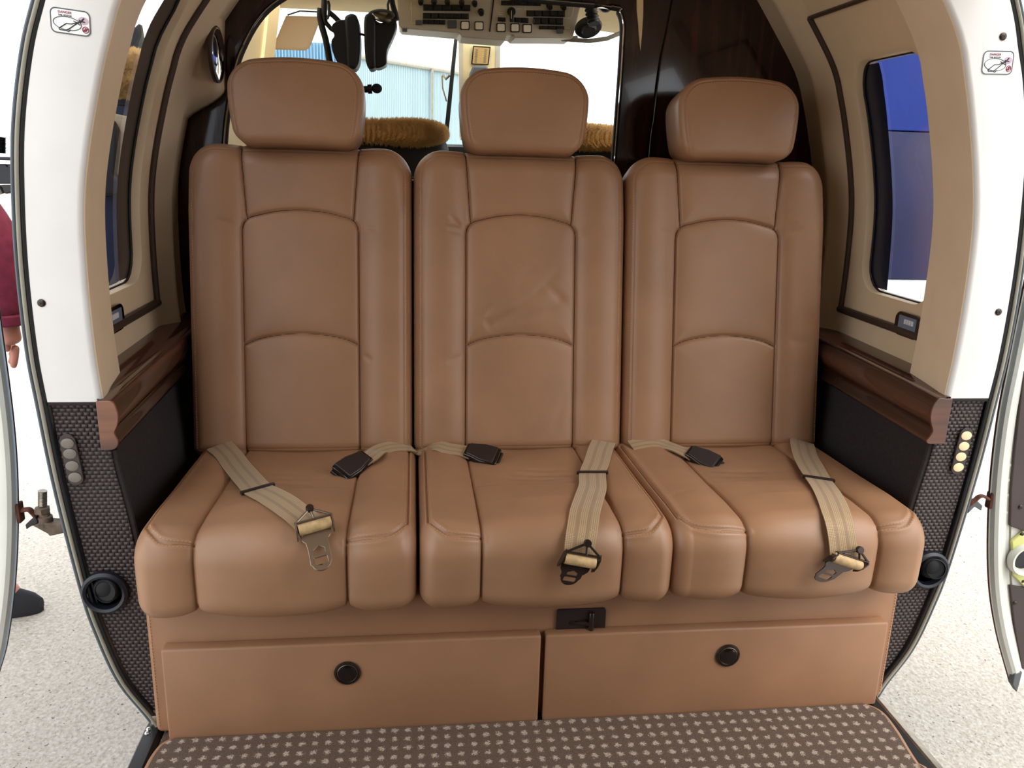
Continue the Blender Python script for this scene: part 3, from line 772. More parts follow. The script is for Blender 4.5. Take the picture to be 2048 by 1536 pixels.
# side walls with the window opening
for sg in (-1, 1):
    side = 'left' if sg < 0 else 'right'
    Y0, Y1, Z0, Z1, NA = .165, .535, .60, 1.46, 112
    zt_ = 1.235 if sg > 0 else 1.315; zm, zh = (.75+zt_)/2, zt_-.75
    ym, yh = (.340, .272) if sg > 0 else (.313, .326)
    if sg < 0: Y0 = .10
    raw = rrect(ym, zm, yh, zh, .062, 9); hole = []
    for i in range(len(raw)):                                    # even spacing so the curved wall stays smooth
        a_, b_ = raw[i], raw[(i+1) % len(raw)]; k_ = max(1, round(math.hypot(a_[0]-b_[0], a_[1]-b_[1])/.012))
        hole += [(a_[0]+(b_[0]-a_[0])*q/k_, a_[1]+(b_[1]-a_[1])*q/k_) for q in range(k_)]
    NA = len(hole); rect = []
    for y, z in hole:
        dy, dz = y-ym, z-zm
        t = min(((Y1 if dy > 0 else Y0)-ym)/dy if abs(dy) > 1e-9 else 9e9, ((Z1 if dz > 0 else Z0)-zm)/dz if abs(dz) > 1e-9 else 9e9)
        rect.append((ym+dy*t, zm+dz*t))
    # put exact corners in
    for cy, cz in ((Y0, Z0), (Y0, Z1), (Y1, Z0), (Y1, Z1)):
        k = min(range(NA), key=lambda i: (rect[i][0]-cy)**2+(rect[i][1]-cz)**2); rect[k] = (cy, cz)
    rows = []
    for out, s_ in ((.034, -.004), (.030, 0), (.004, 0), (.0, .004)):
        rows.append([(sg*(GW(z)+out), y+(y-.34)*s_, z+(z-.99)*s_) for y, z in hole])
    for t in np.linspace(.08, 1, 12): rows.append([(sg*GW(h[1]+(r[1]-h[1])*t), h[0]+(r[0]-h[0])*t, h[1]+(r[1]-h[1])*t) for h, r in zip(hole, rect)])
    w = MB().grid(rows, True)
    zz = np.linspace(.60, 1.46, 40)
    # reveal, ridge and the strip up to the bulkhead
    w.grid([[(sg*x, y, z) for x, y in ((GW(z), .535), (GW(z)-.004, .552), (GW(z)-.026, .597), (GW(z)-.029, .604), (GW(z)-.027, .612), (GW(z)-.012, .66), (GW(z)-.010, .722))] for z in zz])
    wo = struct(w.obj('wall_'+side, TAN, ang=55))
    # trim strip around the window panel
    MB().tube([(sg*(GW(z)-.006), .534, z) for z in np.linspace(.692, 1.42 if sg < 0 else 1.33, 40)], .0062, 8).obj('panel_seam', BROWNTRIM, wo)
    MB().tube([(sg*(GW(.692)-.004), y, .690-.0*(y)) for y in np.linspace(.540, .16, 12)], .009, 10).obj('window_sill_rail', BLKGLOSS if False else BROWNTRIM, wo)
    MB().tube([(sg*(GW(1.33)-.005), y, 1.33) for y in np.linspace(.536, .16, 8)], .005, 8).obj('panel_seam', BROWNTRIM, wo)
    # window: pane, dark edge strip
    pane = MB().grid([[(sg*(GW(z)+.026), y, z) for y in np.linspace(ym-yh/2-.006, .482, 12)] for z in np.linspace(.744, zt_+.006, 40)])
    po = struct(pane.obj('window_%d' % (1 if sg < 0 else 2), PANE, ang=80))
    zs = np.linspace(.757, zt_-.006, 40)
    st = []
    for z in zs:
        c_ = max(0, .062-min(z-.75, zt_-z)); y1 = .476-(.062-math.sqrt(max(0, .062**2-c_**2)))*.9
        st.append([(sg*(GW(z)+.0225), y, z) for y in (.398+.012*math.sin((z-.75)/zh*PI), .43, y1)])
    MB().grid(st).obj('edge_band', NAVYBAND if sg > 0 else BROWNBAND, po)
    MB().tube([(sg*(GW(z)+.020), y, z) for y, z in hole[::2]], .0030, 8, closed=True).obj('pane_gasket', BLACK, po)
    # lower dark wall below the ledge
    lw = MB().grid([[(sg*(FW(z)+.010), y, z) for y in (.06, .2, .4, .72)] for z in np.linspace(-.01, .60, 14)])
    lo = struct(lw.obj('wall_'+side+'_lower', DARKFAB))
    # wooden armrest ledge: moulding profile swept along the wall
    px = ((200, 800), (226, 800), (236, 815), (240, 832), (238, 848), (233, 860), (234, 868), (240, 880), (238, 890), (230, 896), (212, 897)) if sg < 0 else ((1888, 795), (1872, 795), (1862, 808), (1856, 826), (1856, 842), (1860, 858), (1856, 868), (1848, 878), (1850, 884), (1858, 885), (1870, 885))
    prof = [(abs(uy(a, b, .02).x), uy(a, b, .02).z) for a, b in px]
    prof = [(p.x, p.y) for p in smoothc([(a, b, 0) for a, b in prof], 4)]
    rows = []
    for y in [.0165, .03, .049]+list(np.linspace(.051, .70, 28)):
        xo = .737 if y < .05 else .80
        sec = [(xo, prof[0][1]+(.002 if y < .05 else .010))]+[(prof[0][0]+.004, prof[0][1]+.002)]+prof+[(xo, prof[-1][1])]
        rows.append([(sg*(x+(y-.012)*.012), y, z+(y-.012)*.018) for x, z in sec])
    ld = MB().grid(rows, True).obj('armrest_ledge', WOODY, ang=40)
    tag(ld, 'glossy dark wood armrest ledge along the %s cabin wall' % side, 'armrest', 'wood ledges under the windows')
    MB().prism([(sg*x, .0115, z) for x, z in prof+[(.738, prof[-1][1]), (.738, prof[0][1])]], (0, .0052, 0)).obj('end_cap', WOODX, ld, bev=.001)
    # small control panel below the window
    q = [ux(*p, .79) for p in ((1798, 626), (1846, 640), (1839, 681), (1791, 657))]
    yc, zc = sum(p.y for p in q)/4, sum(p.z for p in q)/4; xw = GW(zc)
    if sg < 0: yc = ux(226, 631, -.79).y; zc = ux(240, 631, -.79).z
    cw, chh = .088, .050
    def cp(y, z, o=0): return (sg*(xw-.002-o), yc+y, zc+z)
    t = thing('control_panel', 'small dark control panel with display and white buttons under the %s window' % side, 'control panel', cp(0, 0), 'control panels under the windows')
    MB().prism([cp(y, z) for y, z in rrect(0, 0, cw, chh, .018, 8)], (-sg*.006, 0, 0)).obj('bezel', BLKGLOSS, t, bev=.0015)
    MB().prism([cp(y, z, .0055) for y, z in rrect(-.002, 0, cw-.026, chh-.014, .002, 3)], (-sg*.0012, 0, 0)).obj('display', SCREEN, t)
    for i in range(4): MB().box(cp(-.022+i*.0085, .007, .0075), (.002, .0070, .010), bev=.0005).obj('button', WHITEBTN, t, False)
    for i in range(5): MB().box(cp(-.028+i*.0125, -.011, .0072), (.0012, .0035, .0028)).obj('indicator', SWITCH, t, False)

# ------------------------------------------------------------------ placards on the frame
def placard(tl, tr, br, bl, label, sg):
    P = [uy(*p, .0196) for p in (tl, tr, br, bl)]
    X = ((P[1]-P[0])+(P[2]-P[3])).normalized(); Zv = Vector((0, -1, 0)); Yv = Zv.cross(X).normalized()
    w = ((P[1]-P[0]).length+(P[2]-P[3]).length)/2; h = ((P[0]-P[3]).length+(P[1]-P[2]).length)/2; c = sum(P, Vector())/4
    # keep the sticker's slant
    sh = ((P[0]-P[3])+(P[1]-P[2])).dot(X)/2/h
    def at(u, v, o=0): return c+X*((u-.5)*w+(v-.5)*h*sh)+Yv*((v-.5)*h)+Zv*o
    t = thing('danger_placard', label, 'sign', tuple(c), 'tail rotor danger placards')
    out = [((x+w/2)/w, (y+h/2)/h) for x, y in rrect(0, 0, w, h, .008, 6)]; inn = [((x+w/2)/w, (y+h/2)/h) for x, y in rrect(0, 0, w-.0035, h-.0035, .0065, 6)]
    MB().prism([at(*p) for p in out], Zv*.0005).obj('sticker', STICKER, t, False)
    n = len(out); b = MB()
    b.add([at(*p, .0006) for p in out]+[at(*p, .0006) for p in inn], [(i, (i+1) % n, n+(i+1) % n, n+i) for i in range(n)]).obj('border', GREYMARK, t, False)
    o = .0009
    Xs = X; Ys = (Yv+X*sh).normalized()
    text('lettering', 'DANGER', h*.135, at(.20, .80, o), Xs, Ys, INKRED, t)
    text('lettering', 'TAIL ROTOR', h*.095, at(.20, .69, o), Xs, Ys, INKBLACK, t)
    def line(name, pts, r, mat): MB().tube([at(u, v, o) for u, v in pts], r, 6).obj(name, mat, t)
    MB().add([at(.82+.135*math.cos(a), .60+.155*math.sin(a), .0007) for a in np.linspace(0, 2*PI, 33)[:-1]], [tuple(range(32))]).obj('warning_zone', PINK, t, False)
    el = []
    for a in np.linspace(0, 2*PI, 41):
        x, y = .36*math.cos(a), .25*math.sin(a); el.append((.42+x*.95+y*.25, .42-x*.18+y))
    line('rotor_circle', el, .0005, GREYMARK)
    line('helicopter_outline', [(.22, .14), (.21, .20), (.28, .28), (.40, .42), (.52, .42), (.66, .50), (.74, .56), (.62, .42), (.46, .22), (.36, .14), (.22, .14)], .0007, INKBLACK)
    line('helicopter_outline', [(.36, .16), (.44, .10), (.50, .19)], .0006, INKBLACK)
    line('helicopter_outline', [(.58, .55), (.66, .50), (.74, .42)], .0006, INKBLACK)
    line('tail_rotor', [(.74, .52), (.84, .70)], .001, INKBLACK); line('tail_rotor', [(.72, .60), (.86, .55)], .0008, INKBLACK)
    ce = [(.87+.075*math.cos(a), .26+.12*math.sin(a)) for a in np.linspace(0, 2*PI, 25)]
    line('no_entry_symbol', ce, .0006, INKRED); line('no_entry_symbol', [(.81, .21), (.93, .31)], .0012, INKRED); line('no_entry_symbol', [(.87, .19), (.87, .33)], .0012, INKRED)
placard((98, 12), (181, 24), (182, 75), (103, 64), 'white danger sticker at the top of the left door frame', -1)
placard((1968, 101), (2029, 102), (2023, 150), (1961, 149), 'white danger sticker at the top of the right door frame', 1)

# ------------------------------------------------------------------ floor, mat, sills
fl = MB().box((0, -.55, -.03), (1.36, 2.55, .058)).obj('floor', CARPET, None, False); struct(fl)
ml = [uz(a, b, .010) for a, b in ((349, 1474), (325, 1492), (308, 1514), (296, 1536))]
mr = [uz(a, b, .010) for a, b in ((1722, 1402), (1760, 1425), (1790, 1462), (1838, 1536))]
outl = [Vector((ml[0].x, -.026, .010))]+ml[1:]+[Vector((-.690, -.25, .010)), Vector((-.690, -1.3, .010)), Vector((.66, -1.3, .010)), Vector((.655, -.3, .010))]+mr[::-1][:-1]+[Vector((mr[0].x, -.026, .010))]
edge = smoothc([outl[0]]+ml[1:]+[Vector((-.690, -.25, .010)), Vector((-.690, -1.3, .010))], 6)
edge2 = smoothc([Vector((mr[0].x, -.026, .010))]+mr[1:]+[Vector((.655, -.3, .010)), Vector((.66, -1.3, .010))], 6)
poly = edge+edge2[::-1]
mat_ = MB().prism([(p.x, min(p.y, -.026), .002) for p in poly], (0, 0, .010)).obj('floor_mat', CARPET, None, False)
tag(mat_, 'brown floor mat with pale dot pattern and tan bound edge in front of the bench', 'mat')
for e in (edge, edge2): MB().tube([(p.x, min(p.y, -.03), .006) for p in e], .0085, 8, flat=(.7, 1)).obj('bound_edge', LEATHER2, mat_)
sl = MB().prism([(-.722, y, z) if False else (x, .035, z) for x, z in ((-.722, -.05), (-.722, -.012), (-.714, .002), (-.690, .006), (-.682, .0), (-.682, -.05))], (.012, -1.5, 0)).obj('trim_3', SILL, ang=30); struct(sl)
for px, py in ((297, 1458), (294, 1466)):
    c = uz(px, py, .004); MB().lathe([(.0045, 0), (.0045, .001), (.003, .003), (0, .0035)], (c.x, c.y, .003), (0, 0, 1), 16).obj('rivet', CHROME, sl)
sl2 = MB().prism([(x, .0, z) for x, z in ((.672, -.05), (.672, .006), (.678, .008), (.700, -.004), (.704, -.012), (.704, -.05))], (-.012, -1.4, 0)).obj('trim_4', STEEL, ang=30); struct(sl2)
MB().prism([(x, .0, z) for x, z in ((.655, -.01), (.655, .006), (.671, .009), (.672, -.01))], (-.012, -1.4, 0)).obj('rubber_strip', BLACK, sl2)
MB().box((-.695, .028, .012), (.022, .02, .030), bev=.002).obj('corner_bracket', STEEL, sl)

# ------------------------------------------------------------------ roof, ceiling, rear of the cabin
arc = [(.70, 1.375), (.63, 1.455), (.5, 1.52), (.3, 1.56), (0, 1.572)]
arc = arc+[(-x, z) for x, z in arc[-2::-1]]
inner = [(x*.965, z-.03) for x, z in arc]
mb = MB().prism([(x, -1.75, z) for x, z in arc+inner[::-1]], (0, 2.52, 0)); struct(mb.obj('ceiling', TAN, ang=30))
cl = MB().box((0, -.515, 1.435), (1.22, 2.47, .02)).obj('ceiling_lining', TAN, None, False); struct(cl)
MB().tube([(.642, y, 1.388) for y in np.linspace(-.2, .72, 8)], .024, 16).obj('lining_edge_roll', TAN, cl)
MB().tube([(-.642, y, 1.395) for y in np.linspace(-.2, .55, 8)], .024, 16).obj('lining_edge_roll', TAN, cl)
bw = MB().prism([(-.80, y, z) for y, z in ((-1.80, -.03), (-1.80, 1.53), (-1.72, 1.53), (-1.62, .44), (-.76, .42), (-.72, .38), (-.74, .0), (-.74, -.03))], (1.60, 0, 0)).obj('wall_back', DARKFAB, None, False); struct(bw)  # unseen bench-shaped rear wall, kept dark to hold back low light
for sg in (-1, 1):
    struct(MB().grid([[(sg*(FO(z)-.01), y, z) for y in (-1.78, -1.04)] for z in np.linspace(-.03, 1.46, 30)]).obj('wall_%s_rear' % ('left' if sg < 0 else 'right'), WHITE))  # unseen; run forward to narrow the door openings and cut low light

# ------------------------------------------------------------------ bulkhead behind the seats
YB2 = .722
opn = [(.225, 1.363), (.245, 1.352), (.255, 1.325), (.2565, 1.28), (.256, 1.18), (.2535, 1.044), (.251, .99), (.235, .965), (.20, .96), (-.30, .96), (-.63, .96), (-.662, .968), (-.668, .99), (-.664, 1.03), (-.655, 1.09), (-.634, 1.18), (-.613, 1.235), (-.575, 1.297), (-.526, 1.341), (-.44, 1.383), (-.30, 1.40), (0, 1.372)]
op = [(p.x, p.y) for p in smoothc([(x, z, 0) for x, z in opn], 4, True)]
from mathutils.geometry import tessellate_polygon
bh = plate([(-.86, -.03), (.86, -.03), (.86, 1.0), (.80, 1.2), (.74, 1.42), (.5, 1.53), (-.5, 1.53), (-.74, 1.42), (-.80, 1.2), (-.86, 1.0)], [op], (Vector((0, YB2+.015, 0)), Vector((1, 0, 0)), Vector((0, 0, 1)), Vector((0, -1, 0))), .03).obj('wall_front', WOOD, ang=30); struct(bh)
MB().tube([(x, YB2-.001, z) for x, z in op], .0075, 10, closed=True).obj('opening_rubber', BLACK, bh)
MB().tube([(x+(-.0 if False else 0), YB2-.007, z) for x, z in op], .0024, 8, closed=True).obj('opening_bead', CHROME, bh)
lb = [(p.x, p.y) for p in smoothc([(.374, 1.43, 0), (.362, 1.33, 0), (.349, 1.241, 0), (.341, 1.12, 0), (.336, 1.04, 0), (.333, .7, 0), (.333, .1, 0)], 8)]
MB().prism([(x, YB2, z) for x, z in lb+[(.85, .1), (.85, 1.0), (.79, 1.2), (.73, 1.42)]], (0, -.010, 0)).obj('raised_wood_panel', WOOD, bh, bev=.003)
cs = [uy(a, b, YB2-.001) for a, b in ((1273, -25), (1286, -25), (1285.5, 30), (1283, 70), (1280, 101), (1277, 70), (1276, 50), (1273, 20))]
struct(MB().prism(cs, (0, -.004, 0)).obj('cream_sliver', CREAM, None, False))  # thin tapering cream plate on the bulkhead face
# moulded speaker housing on the left wall with the chrome vent
rows = []
for z in np.linspace(1.035, 1.45, 44):
    k = min(1, max(0, (z-1.075)/.075)); k = k*k*(3-2*k); g = GW(z)
    xi = -.655+max(0, z-1.22)*.10
    pts = []
    for u in np.linspace(0, 1, 26):
        y = .585+u*.137; s_ = min(1, max(0, (y-.60)/.055)); s_ = s_*s_*(3-2*s_)
        b_ = -g+float(np.interp(y, (.585, .597, .606, .66, .722), (.0155, .0245, .0275, .0105, .0085)))
        pts.append((b_+(xi-b_)*s_*k, y, z))
    rows.append(pts)
sp = MB().grid(rows).obj('speaker_housing', TAN, ang=60); tag(sp, 'beige moulded housing bulging from the left wall near the cockpit opening', 'housing')
cc = Vector((-.656, .655, 1.215))
cv = MB().lathe([(.058, -.004), (.0595, .001), (.058, .004), (.055, .005), (.053, .002)], cc, (1, -.02, -.03), 56).obj('round_vent', BROWNTRIM); tag(cv, 'round chrome vent on the beige housing beside the cockpit opening', 'vent')
MB().lathe([(.0545, .001), (.052, .005), (.040, .008), (.022, .0095), (0, .0102)], cc, (1, -.02, -.03), 56).obj('chrome_dome', CHROME, cv)
MB().lathe([(.013, .009), (.013, .0125), (.011, .0135), (0, .014)], cc, (1, -.02, -.03), 24).obj('centre_cap', DKMETAL, cv)
# ------------------------------------------------------------------ cockpit seen through the opening
hl = MB()
hl.grid([[(x, y, z+(-.035*max(0, x-.15)/.4 if x > .15 else 0)) for x in np.linspace(-.66, .68, 20)] for y, z in ((1.25, 1.50), (1.50, 1.475), (1.62, 1.462), (1.66, 1.475), (1.66, 1.53))])
hl.grid([[(x, y, 1.535) for x in (-.66, .68)] for y in (1.25, 1.66)])
hl.box((-.03, 1.01, 1.515), (.86, .55, .03))
hd_ = hl.obj('ceiling_cockpit', CREAM); struct(hd_)
# left side lining of the cockpit with its door post
sw = MB()
a0, a1 = uy(466, 150, .80), uy(516, 120, 1.25); b1, b2 = uy(520, 120, 1.25), uy(541, 118, 1.60)
sw.grid([[(-.69+(z-1.2)*-.10*0+.10*max(0, z-1.15), .745, z) , (a1.x+.16*max(0, z-1.22), 1.25, z)] for z in np.linspace(.7, 1.52, 16)])
sw.grid([[(b1.x+.004+.16*max(0, z-1.22), 1.245, z), (b1.x+.03+.16*max(0, z-1.22), 1.26, z), (b2.x+.10*max(0, z-1.25), 1.60, z), (b2.x+.10*max(0, z-1.25)-.02, 1.66, z), (b2.x-.2, 1.66, z)] for z in np.linspace(.7, 1.52, 16)])
so_ = sw.obj('wall_cockpit_left', CREAM, ang=40); struct(so_)
struct(MB().grid([[(.72-.12*max(0, z-1.2), y, z) for y in (.75, 1.66)] for z in np.linspace(.5, 1.0, 6)]).obj('wall_cockpit_right', CREAM))
# instrument panel hood and floor
dsh = MB().box((0, 1.86, .74), (1.7, .34, .64), bev=.03).obj('instrument_panel_hood', BLACK); tag(dsh, 'black instrument panel hood below the cockpit windshield', 'instrument panel')
struct(MB().box((0, 1.40, -.03), (1.7, 1.33, .05)).obj('floor_cockpit', DARKFAB, None, False))
struct(MB().box((0, 2.08, .35), (1.8, .06, 1.40)).obj('wall_cockpit_nose', WHITE, None, False))
# centre post with placard
pc = [uy(a, b, 2.0) for a, b in ((917, 60), (1000, 60), (993, 130), (986, 280), (921, 280))]
po_ = MB().prism([pc[0], pc[1], pc[2], pc[3], pc[4]], (0, .05, 0)).obj('trim_6', CREAM, None, bev=.006); struct(po_)
MB().prism([uy(a, b, 1.998) for a, b in ((991, 80), (1001, 80), (998, 270), (989, 270))], (0, .05, 0)).obj('post_edge', PANELGREY, po_, False)
MB().prism([uy(a, b, 1.999) for a, b in ((917, 70), (926, 70), (925, 275), (919, 275))], (0, -.01, 0)).obj('post_edge', PANELGREY, po_, False)
pt = thing('checklist_placard', 'small tan placard in a dark frame on the windshield centre post', 'sign', tuple(uy(961, 112, 1.99)))
MB().prism([uy(a, b, 1.995) for a, b in ((946, 92), (981, 94), (977, 130), (942, 129))], (0, -.006, 0)).obj('frame', SWITCH, pt, False)
MB().prism([uy(a, b, 1.9885) for a, b in ((948, 94), (979, 96), (975, 128), (945, 127))], (0, -.0012, 0)).obj('card', PAPER, pt, False)
for cx_ in (951, 969):
    mb = MB()
    for r in range(7):
        mb.prism([uy(cx_+a-(r*.4), 99+r*4+b, 1.9872) for a, b in ((0, 0), (5, .3), (5, 1.7), (0, 1.4))], (0, -.0006, 0))
    mb.obj('printed_column', GREYMARK, pt, False)
cmp_ = MB().prism([uy(a, b, 1.985) for a, b in ((944, 134), (972, 134), (976, 146), (977, 205), (936, 205), (938, 150))], (0, -.05, 0)).obj('compass', GREYMARK, None, bev=.008); tag(cmp_, 'grey compass housing on the centre post, mostly behind the middle headrest', 'compass')
# windshield
ws = MB().grid([[(x, y, z) for x in np.linspace(-.85, .85, 8)] for y, z in ((2.06, 1.03), (2.05, 1.25), (1.98, 1.44), (1.72, 1.54))]).obj('window_3', SHIELD); struct(ws)
wp_ = MB().prism([uy(a, b, 2.09) for a, b in ((909, 72), (916, 72), (897, 268), (888, 268))], (0, .02, 0)).obj('wiper', SWITCH, None, False)
tag(wp_, 'black wiper blade standing upright outside the windshield', 'wiper')
MB().tube([uy(886, 150, 2.11), uy(892, 158, 2.10), uy(899, 150, 2.10)], .006, 8).obj('wiper_link', STEEL, wp_)
MB().tube([uy(884, 152, 2.10), uy(885, 175, 2.10), uy(893, 203, 2.10)], .003, 8).obj('wiper_arm', STEEL, wp_)

# overhead panel
OY = 1.35
def op_(zx, zy, y=OY): return uy(780+zx/4.267, zy/4.267, y)
ohp = thing('overhead_panel', 'grey overhead switch panel hanging under the cockpit ceiling', 'switch panel', tuple(op_(850, 100)))
def up_to(p, z): return Vector((p.x, p.y, z))
bl = [op_(66, 120), op_(74, 215), op_(95, 240), op_(590, 282), op_(612, 318), op_(985, 346), op_(1005, 300), op_(1050, 302), op_(1060, 322), op_(1560, 326), op_(1632, 40)]
MB().prism([up_to(op_(60, 0), 1.50)]+bl+[up_to(op_(1640, 0), 1.52)], (0, .14, 0)).obj('panel_body', PANELGREY, ohp, bev=.006)
MB().prism([op_(*p, OY-.001) for p in ((878, 0), (890, 0), (856, 272), (846, 272))], (0, -.002, 0)).obj('panel_gap', SWITCH, ohp, False)
def bank(x0, y0, x1, y1, n, sl=5):
    b = MB().prism([op_(*p, OY) for p in ((x0, y0), (x1, y0+sl), (x1, y1+sl), (x0, y1))], (0, -.004, 0)).obj('switch_bank', SWITCH, ohp, False)
    for i in range(n):
        x = x0+(x1-x0)*(i+.5)/n; w = (x1-x0)/n*.36
        MB().prism([op_(*p, OY-.004) for p in ((x-w, y0+4), (x+w, y0+6), (x+w, y1-2), (x-w, y1-4))], (0, -.007, 0)).obj('rocker_switch', SWITCH, b, bev=.0015)
for a in ((285, 40, 685, 92, 5), (282, 112, 672, 160, 6), (280, 168, 470, 206, 4), (948, 6, 1285, 46, 6), (1165, 90, 1490, 140, 5), (1222, 150, 1475, 208, 4), (1272, 220, 1485, 250, 3), (920, 148, 984, 182, 1), (1060, 150, 1180, 192, 2)): bank(*a)
MB().prism([op_(*p, OY) for p in rrect(530, 208, 78, 70, 6, 2)], (0, -.004, 0)).obj('annunciator', GREYMARK, ohp, False)
for cx_, cy_ in ((640, 218), (759, 222), (947, 236), (1066, 238), (1170, 244)):
    b = MB().prism([op_(*p, OY) for p in rrect(cx_, cy_, 78, 76, 8, 2)], (0, -.004, 0)).obj('button_frame', SWITCH, ohp, False)
    MB().prism([op_(*p, OY-.003) for p in rrect(cx_, cy_, 62, 60, 8, 2)], (0, -.004, 0)).obj('ivory_button', LENS, b, bev=.001)
for cx_, cy_, r in ((262, 12, .0075), (375, 14, .0075), (490, 16, .0075), (612, 20, .0075), (722, 28, .0075), (776, 100, .0085), (1360, 50, .0085), (1478, 54, .0085)):
    p = op_(cx_, cy_)
    k = MB().lathe([(r*1.15, 0), (r*1.1, .004), (r, .006), (r*.9, .020), (r*.7, .022), (0, .022)], p, (0, -1, -.45), 20).obj('knob', SWITCH, ohp)
p = op_(1036, 100); k = MB().lathe([(.013, 0), (.0125, .004), (.011, .008), (0, .009)], p, (0, -1, 0), 28).obj('rotary_selector', SWITCH, ohp)
MB().prism([op_(*q, OY-.008) for q in ((1018, 80), (1054, 80), (1050, 190), (1020, 190))], (0, -.008, 0)).obj('selector_handle', SWITCH, k, bev=.002)
MB().prism([op_(*q, OY-.0165) for q in ((1034, 90), (1039, 90), (1039, 160), (1034, 160))], (0, -.0006, 0)).obj('pointer', LENS, k, False)
for cx_, cy_ in ((245, 195), (1245, 185), (1448, 268)):
    MB().prism([op_(*q, OY) for q in rrect(cx_, cy_, 54, 40, 5, 2)], (0, -.010, 0)).obj('guarded_switch', GREYMARK, ohp, bev=.002)
for q0, q1 in (((180, 20), (180, 200)), ((180, 200), (235, 200)), ((1150, 60), (1160, 140)), ((1160, 150), (1545, 155)), ((1545, 155), (1570, 60)), ((920, 110), (965, 112)), ((925, 125), (962, 127)), ((1085, 75), (1125, 77)), ((1490, 240), (1535, 242))):
    MB().tube([op_(*q0, OY-.0005), op_(*q1, OY-.0005)], .0009, 5).obj('marking_line', LENS, ohp, False)
MB().tube([op_(125, 240, OY+.01), op_(125, 272, OY+.01)], .008, 10).obj('map_light', GREYMARK, ohp)
MB().tube([op_(1600, 322, OY+.05), op_(1470, 335, OY+.05), op_(1560, 340, OY+.03), op_(1700, 350, OY+.02), op_(1850, 330, OY), op_(1985, 275, OY)], .0065, 10).obj('cable', GREYSEAL, ohp)

# ribbed flexible tube and socket on the right
c0 = uy(1182, 52, 1.28); t = thing('gooseneck_lamp', 'black ribbed gooseneck hanging beside the overhead panel at the right', 'lamp', tuple(c0))
pts = smoothc([uy(1179, -45, 1.28), uy(1180, 0, 1.27), uy(1183, 25, 1.26), uy(1188, 48, 1.25)], 14)
rs = [.0165+.0028*math.sin(i*1.35) for i in range(len(pts))]
MB().tube(pts, rs, 18).obj('ribbed_tube', SWITCH, t)
MB().lathe([(.040, 0), (.042, .006), (.038, .012), (.024, .014), (.02, .022), (0, .022)], c0+Vector((.0, .045, .006)), (.1, -.55, -.8), 36).obj('socket', SWITCH, t)
mb = MB().sphere(uy(1211, 10, 1.30), (.022, .03, .022)); tag(mb.obj('dome_light', SWITCH), 'dark round dome light at the top right of the cockpit opening', 'light')

# sun visor
vz = [uy(a, b, 1.42) for a, b in ((572, 31), (636, 33), (640, 40), (620, 94), (611, 101), (552, 99), (545, 96), (547, 90))]
vs_ = MB().prism(vz, (0, .006, 0)).obj('sun_visor', VISOR, None, bev=.002); tag(vs_, 'tan translucent sun visor hanging at the left of the windshield', 'sun visor')
vn = VISOR.node_tree; tr = vn.nodes.new('ShaderNodeBsdfTranslucent'); tr.inputs[0].default_value = srgb(232, 214, 190); mx = vn.nodes.new('ShaderNodeMixShader'); mx.inputs[0].default_value = .85
vn.links.new(vn.nodes['Principled BSDF'].outputs[0], mx.inputs[1]); vn.links.new(tr.outputs[0], mx.inputs[2]); vn.links.new(mx.outputs[0], vn.nodes['Material Output'].inputs[0])
MB().tube([uy(575, 30, 1.425), uy(600, 22, 1.425), uy(640, 24, 1.425)], .0022, 8).obj('hinge_rod', GREYMARK, vs_)

sn = SHEEP.node_tree; tr = sn.nodes.new('ShaderNodeBsdfTranslucent'); tr.inputs[0].default_value = srgb(255, 228, 178); mx = sn.nodes.new('ShaderNodeMixShader'); mx.inputs[0].default_value = .7
sn.links.new(sn.nodes['Principled BSDF'].outputs[0], mx.inputs[1]); sn.links.new(tr.outputs[0], mx.inputs[2]); sn.links.new(mx.outputs[0], sn.nodes['Material Output'].inputs[0])
# headset hanging from the ceiling
HY = 1.03
def hp(zx, zy, y=HY): return uy(480+zx/6.023, zy/6.023, y)
hs = thing('headset', 'black aviation headset hanging upside of the left cockpit seat, ear cups facing', 'headset', tuple(hp(1480, 400)))
hs['label'] = 'black aviation headset hanging in the cockpit above the left headrest'
lc = smoothc([hp(*p) for p in ((1130, 320), (1190, 275), (1265, 265), (1310, 290), (1310, 700), (1300, 800), (1235, 810), (1180, 760), (1130, 640), (1115, 520), (1150, 450), (1120, 380))], 4, True)
MB().prism([p-Vector((0, .035, 0)) for p in lc], (0, .07, 0)).obj('ear_cup', SWITCH, hs, bev=.012)
lp = smoothc([hp(*p) for p in ((1275, 260), (1320, 205), (1375, 198), (1425, 240), (1450, 400), (1453, 620), (1440, 770), (1400, 845), (1350, 845), (1305, 790), (1290, 500))], 4, True)
MB().prism([p-Vector((0, .045, 0)) for p in lp], (0, .09, 0)).obj('ear_cushion', BLACK, hs, bev=.014)
rp = smoothc([hp(*p) for p in ((1510, 240), (1560, 195), (1620, 215), (1640, 300), (1640, 700), (1640, 820), (1590, 850), (1550, 830), (1520, 720), (1505, 450))], 4, True)
MB().prism([p-Vector((0, .045, 0)) for p in rp], (0, .09, 0)).obj('ear_cushion', BLACK, hs, bev=.014)
rc = smoothc([hp(*p) for p in ((1610, 280), (1700, 300), (1800, 260), (1880, 250), (1885, 360), (1840, 480), (1785, 600), (1770, 700), (1760, 795), (1630, 825), (1610, 600))], 4, True)
MB().prism([p-Vector((0, .035, 0)) for p in rc], (0, .07, 0)).obj('ear_cup', SWITCH, hs, bev=.012)
MB().lathe([(.028, 0), (.029, .004), (.026, .008), (0, .009)], hp(1715, 215, HY-.02), (.15, -.5, .85), 32).obj('cup_grille', STEEL, hs)
ring = [hp(1700+150*math.cos(a), 190+65*math.sin(a), HY-.02) for a in np.linspace(PI*.95, PI*2.05, 18)]
MB().tube(ring, .0035, 8).obj('cup_rim', GREYMARK, hs)
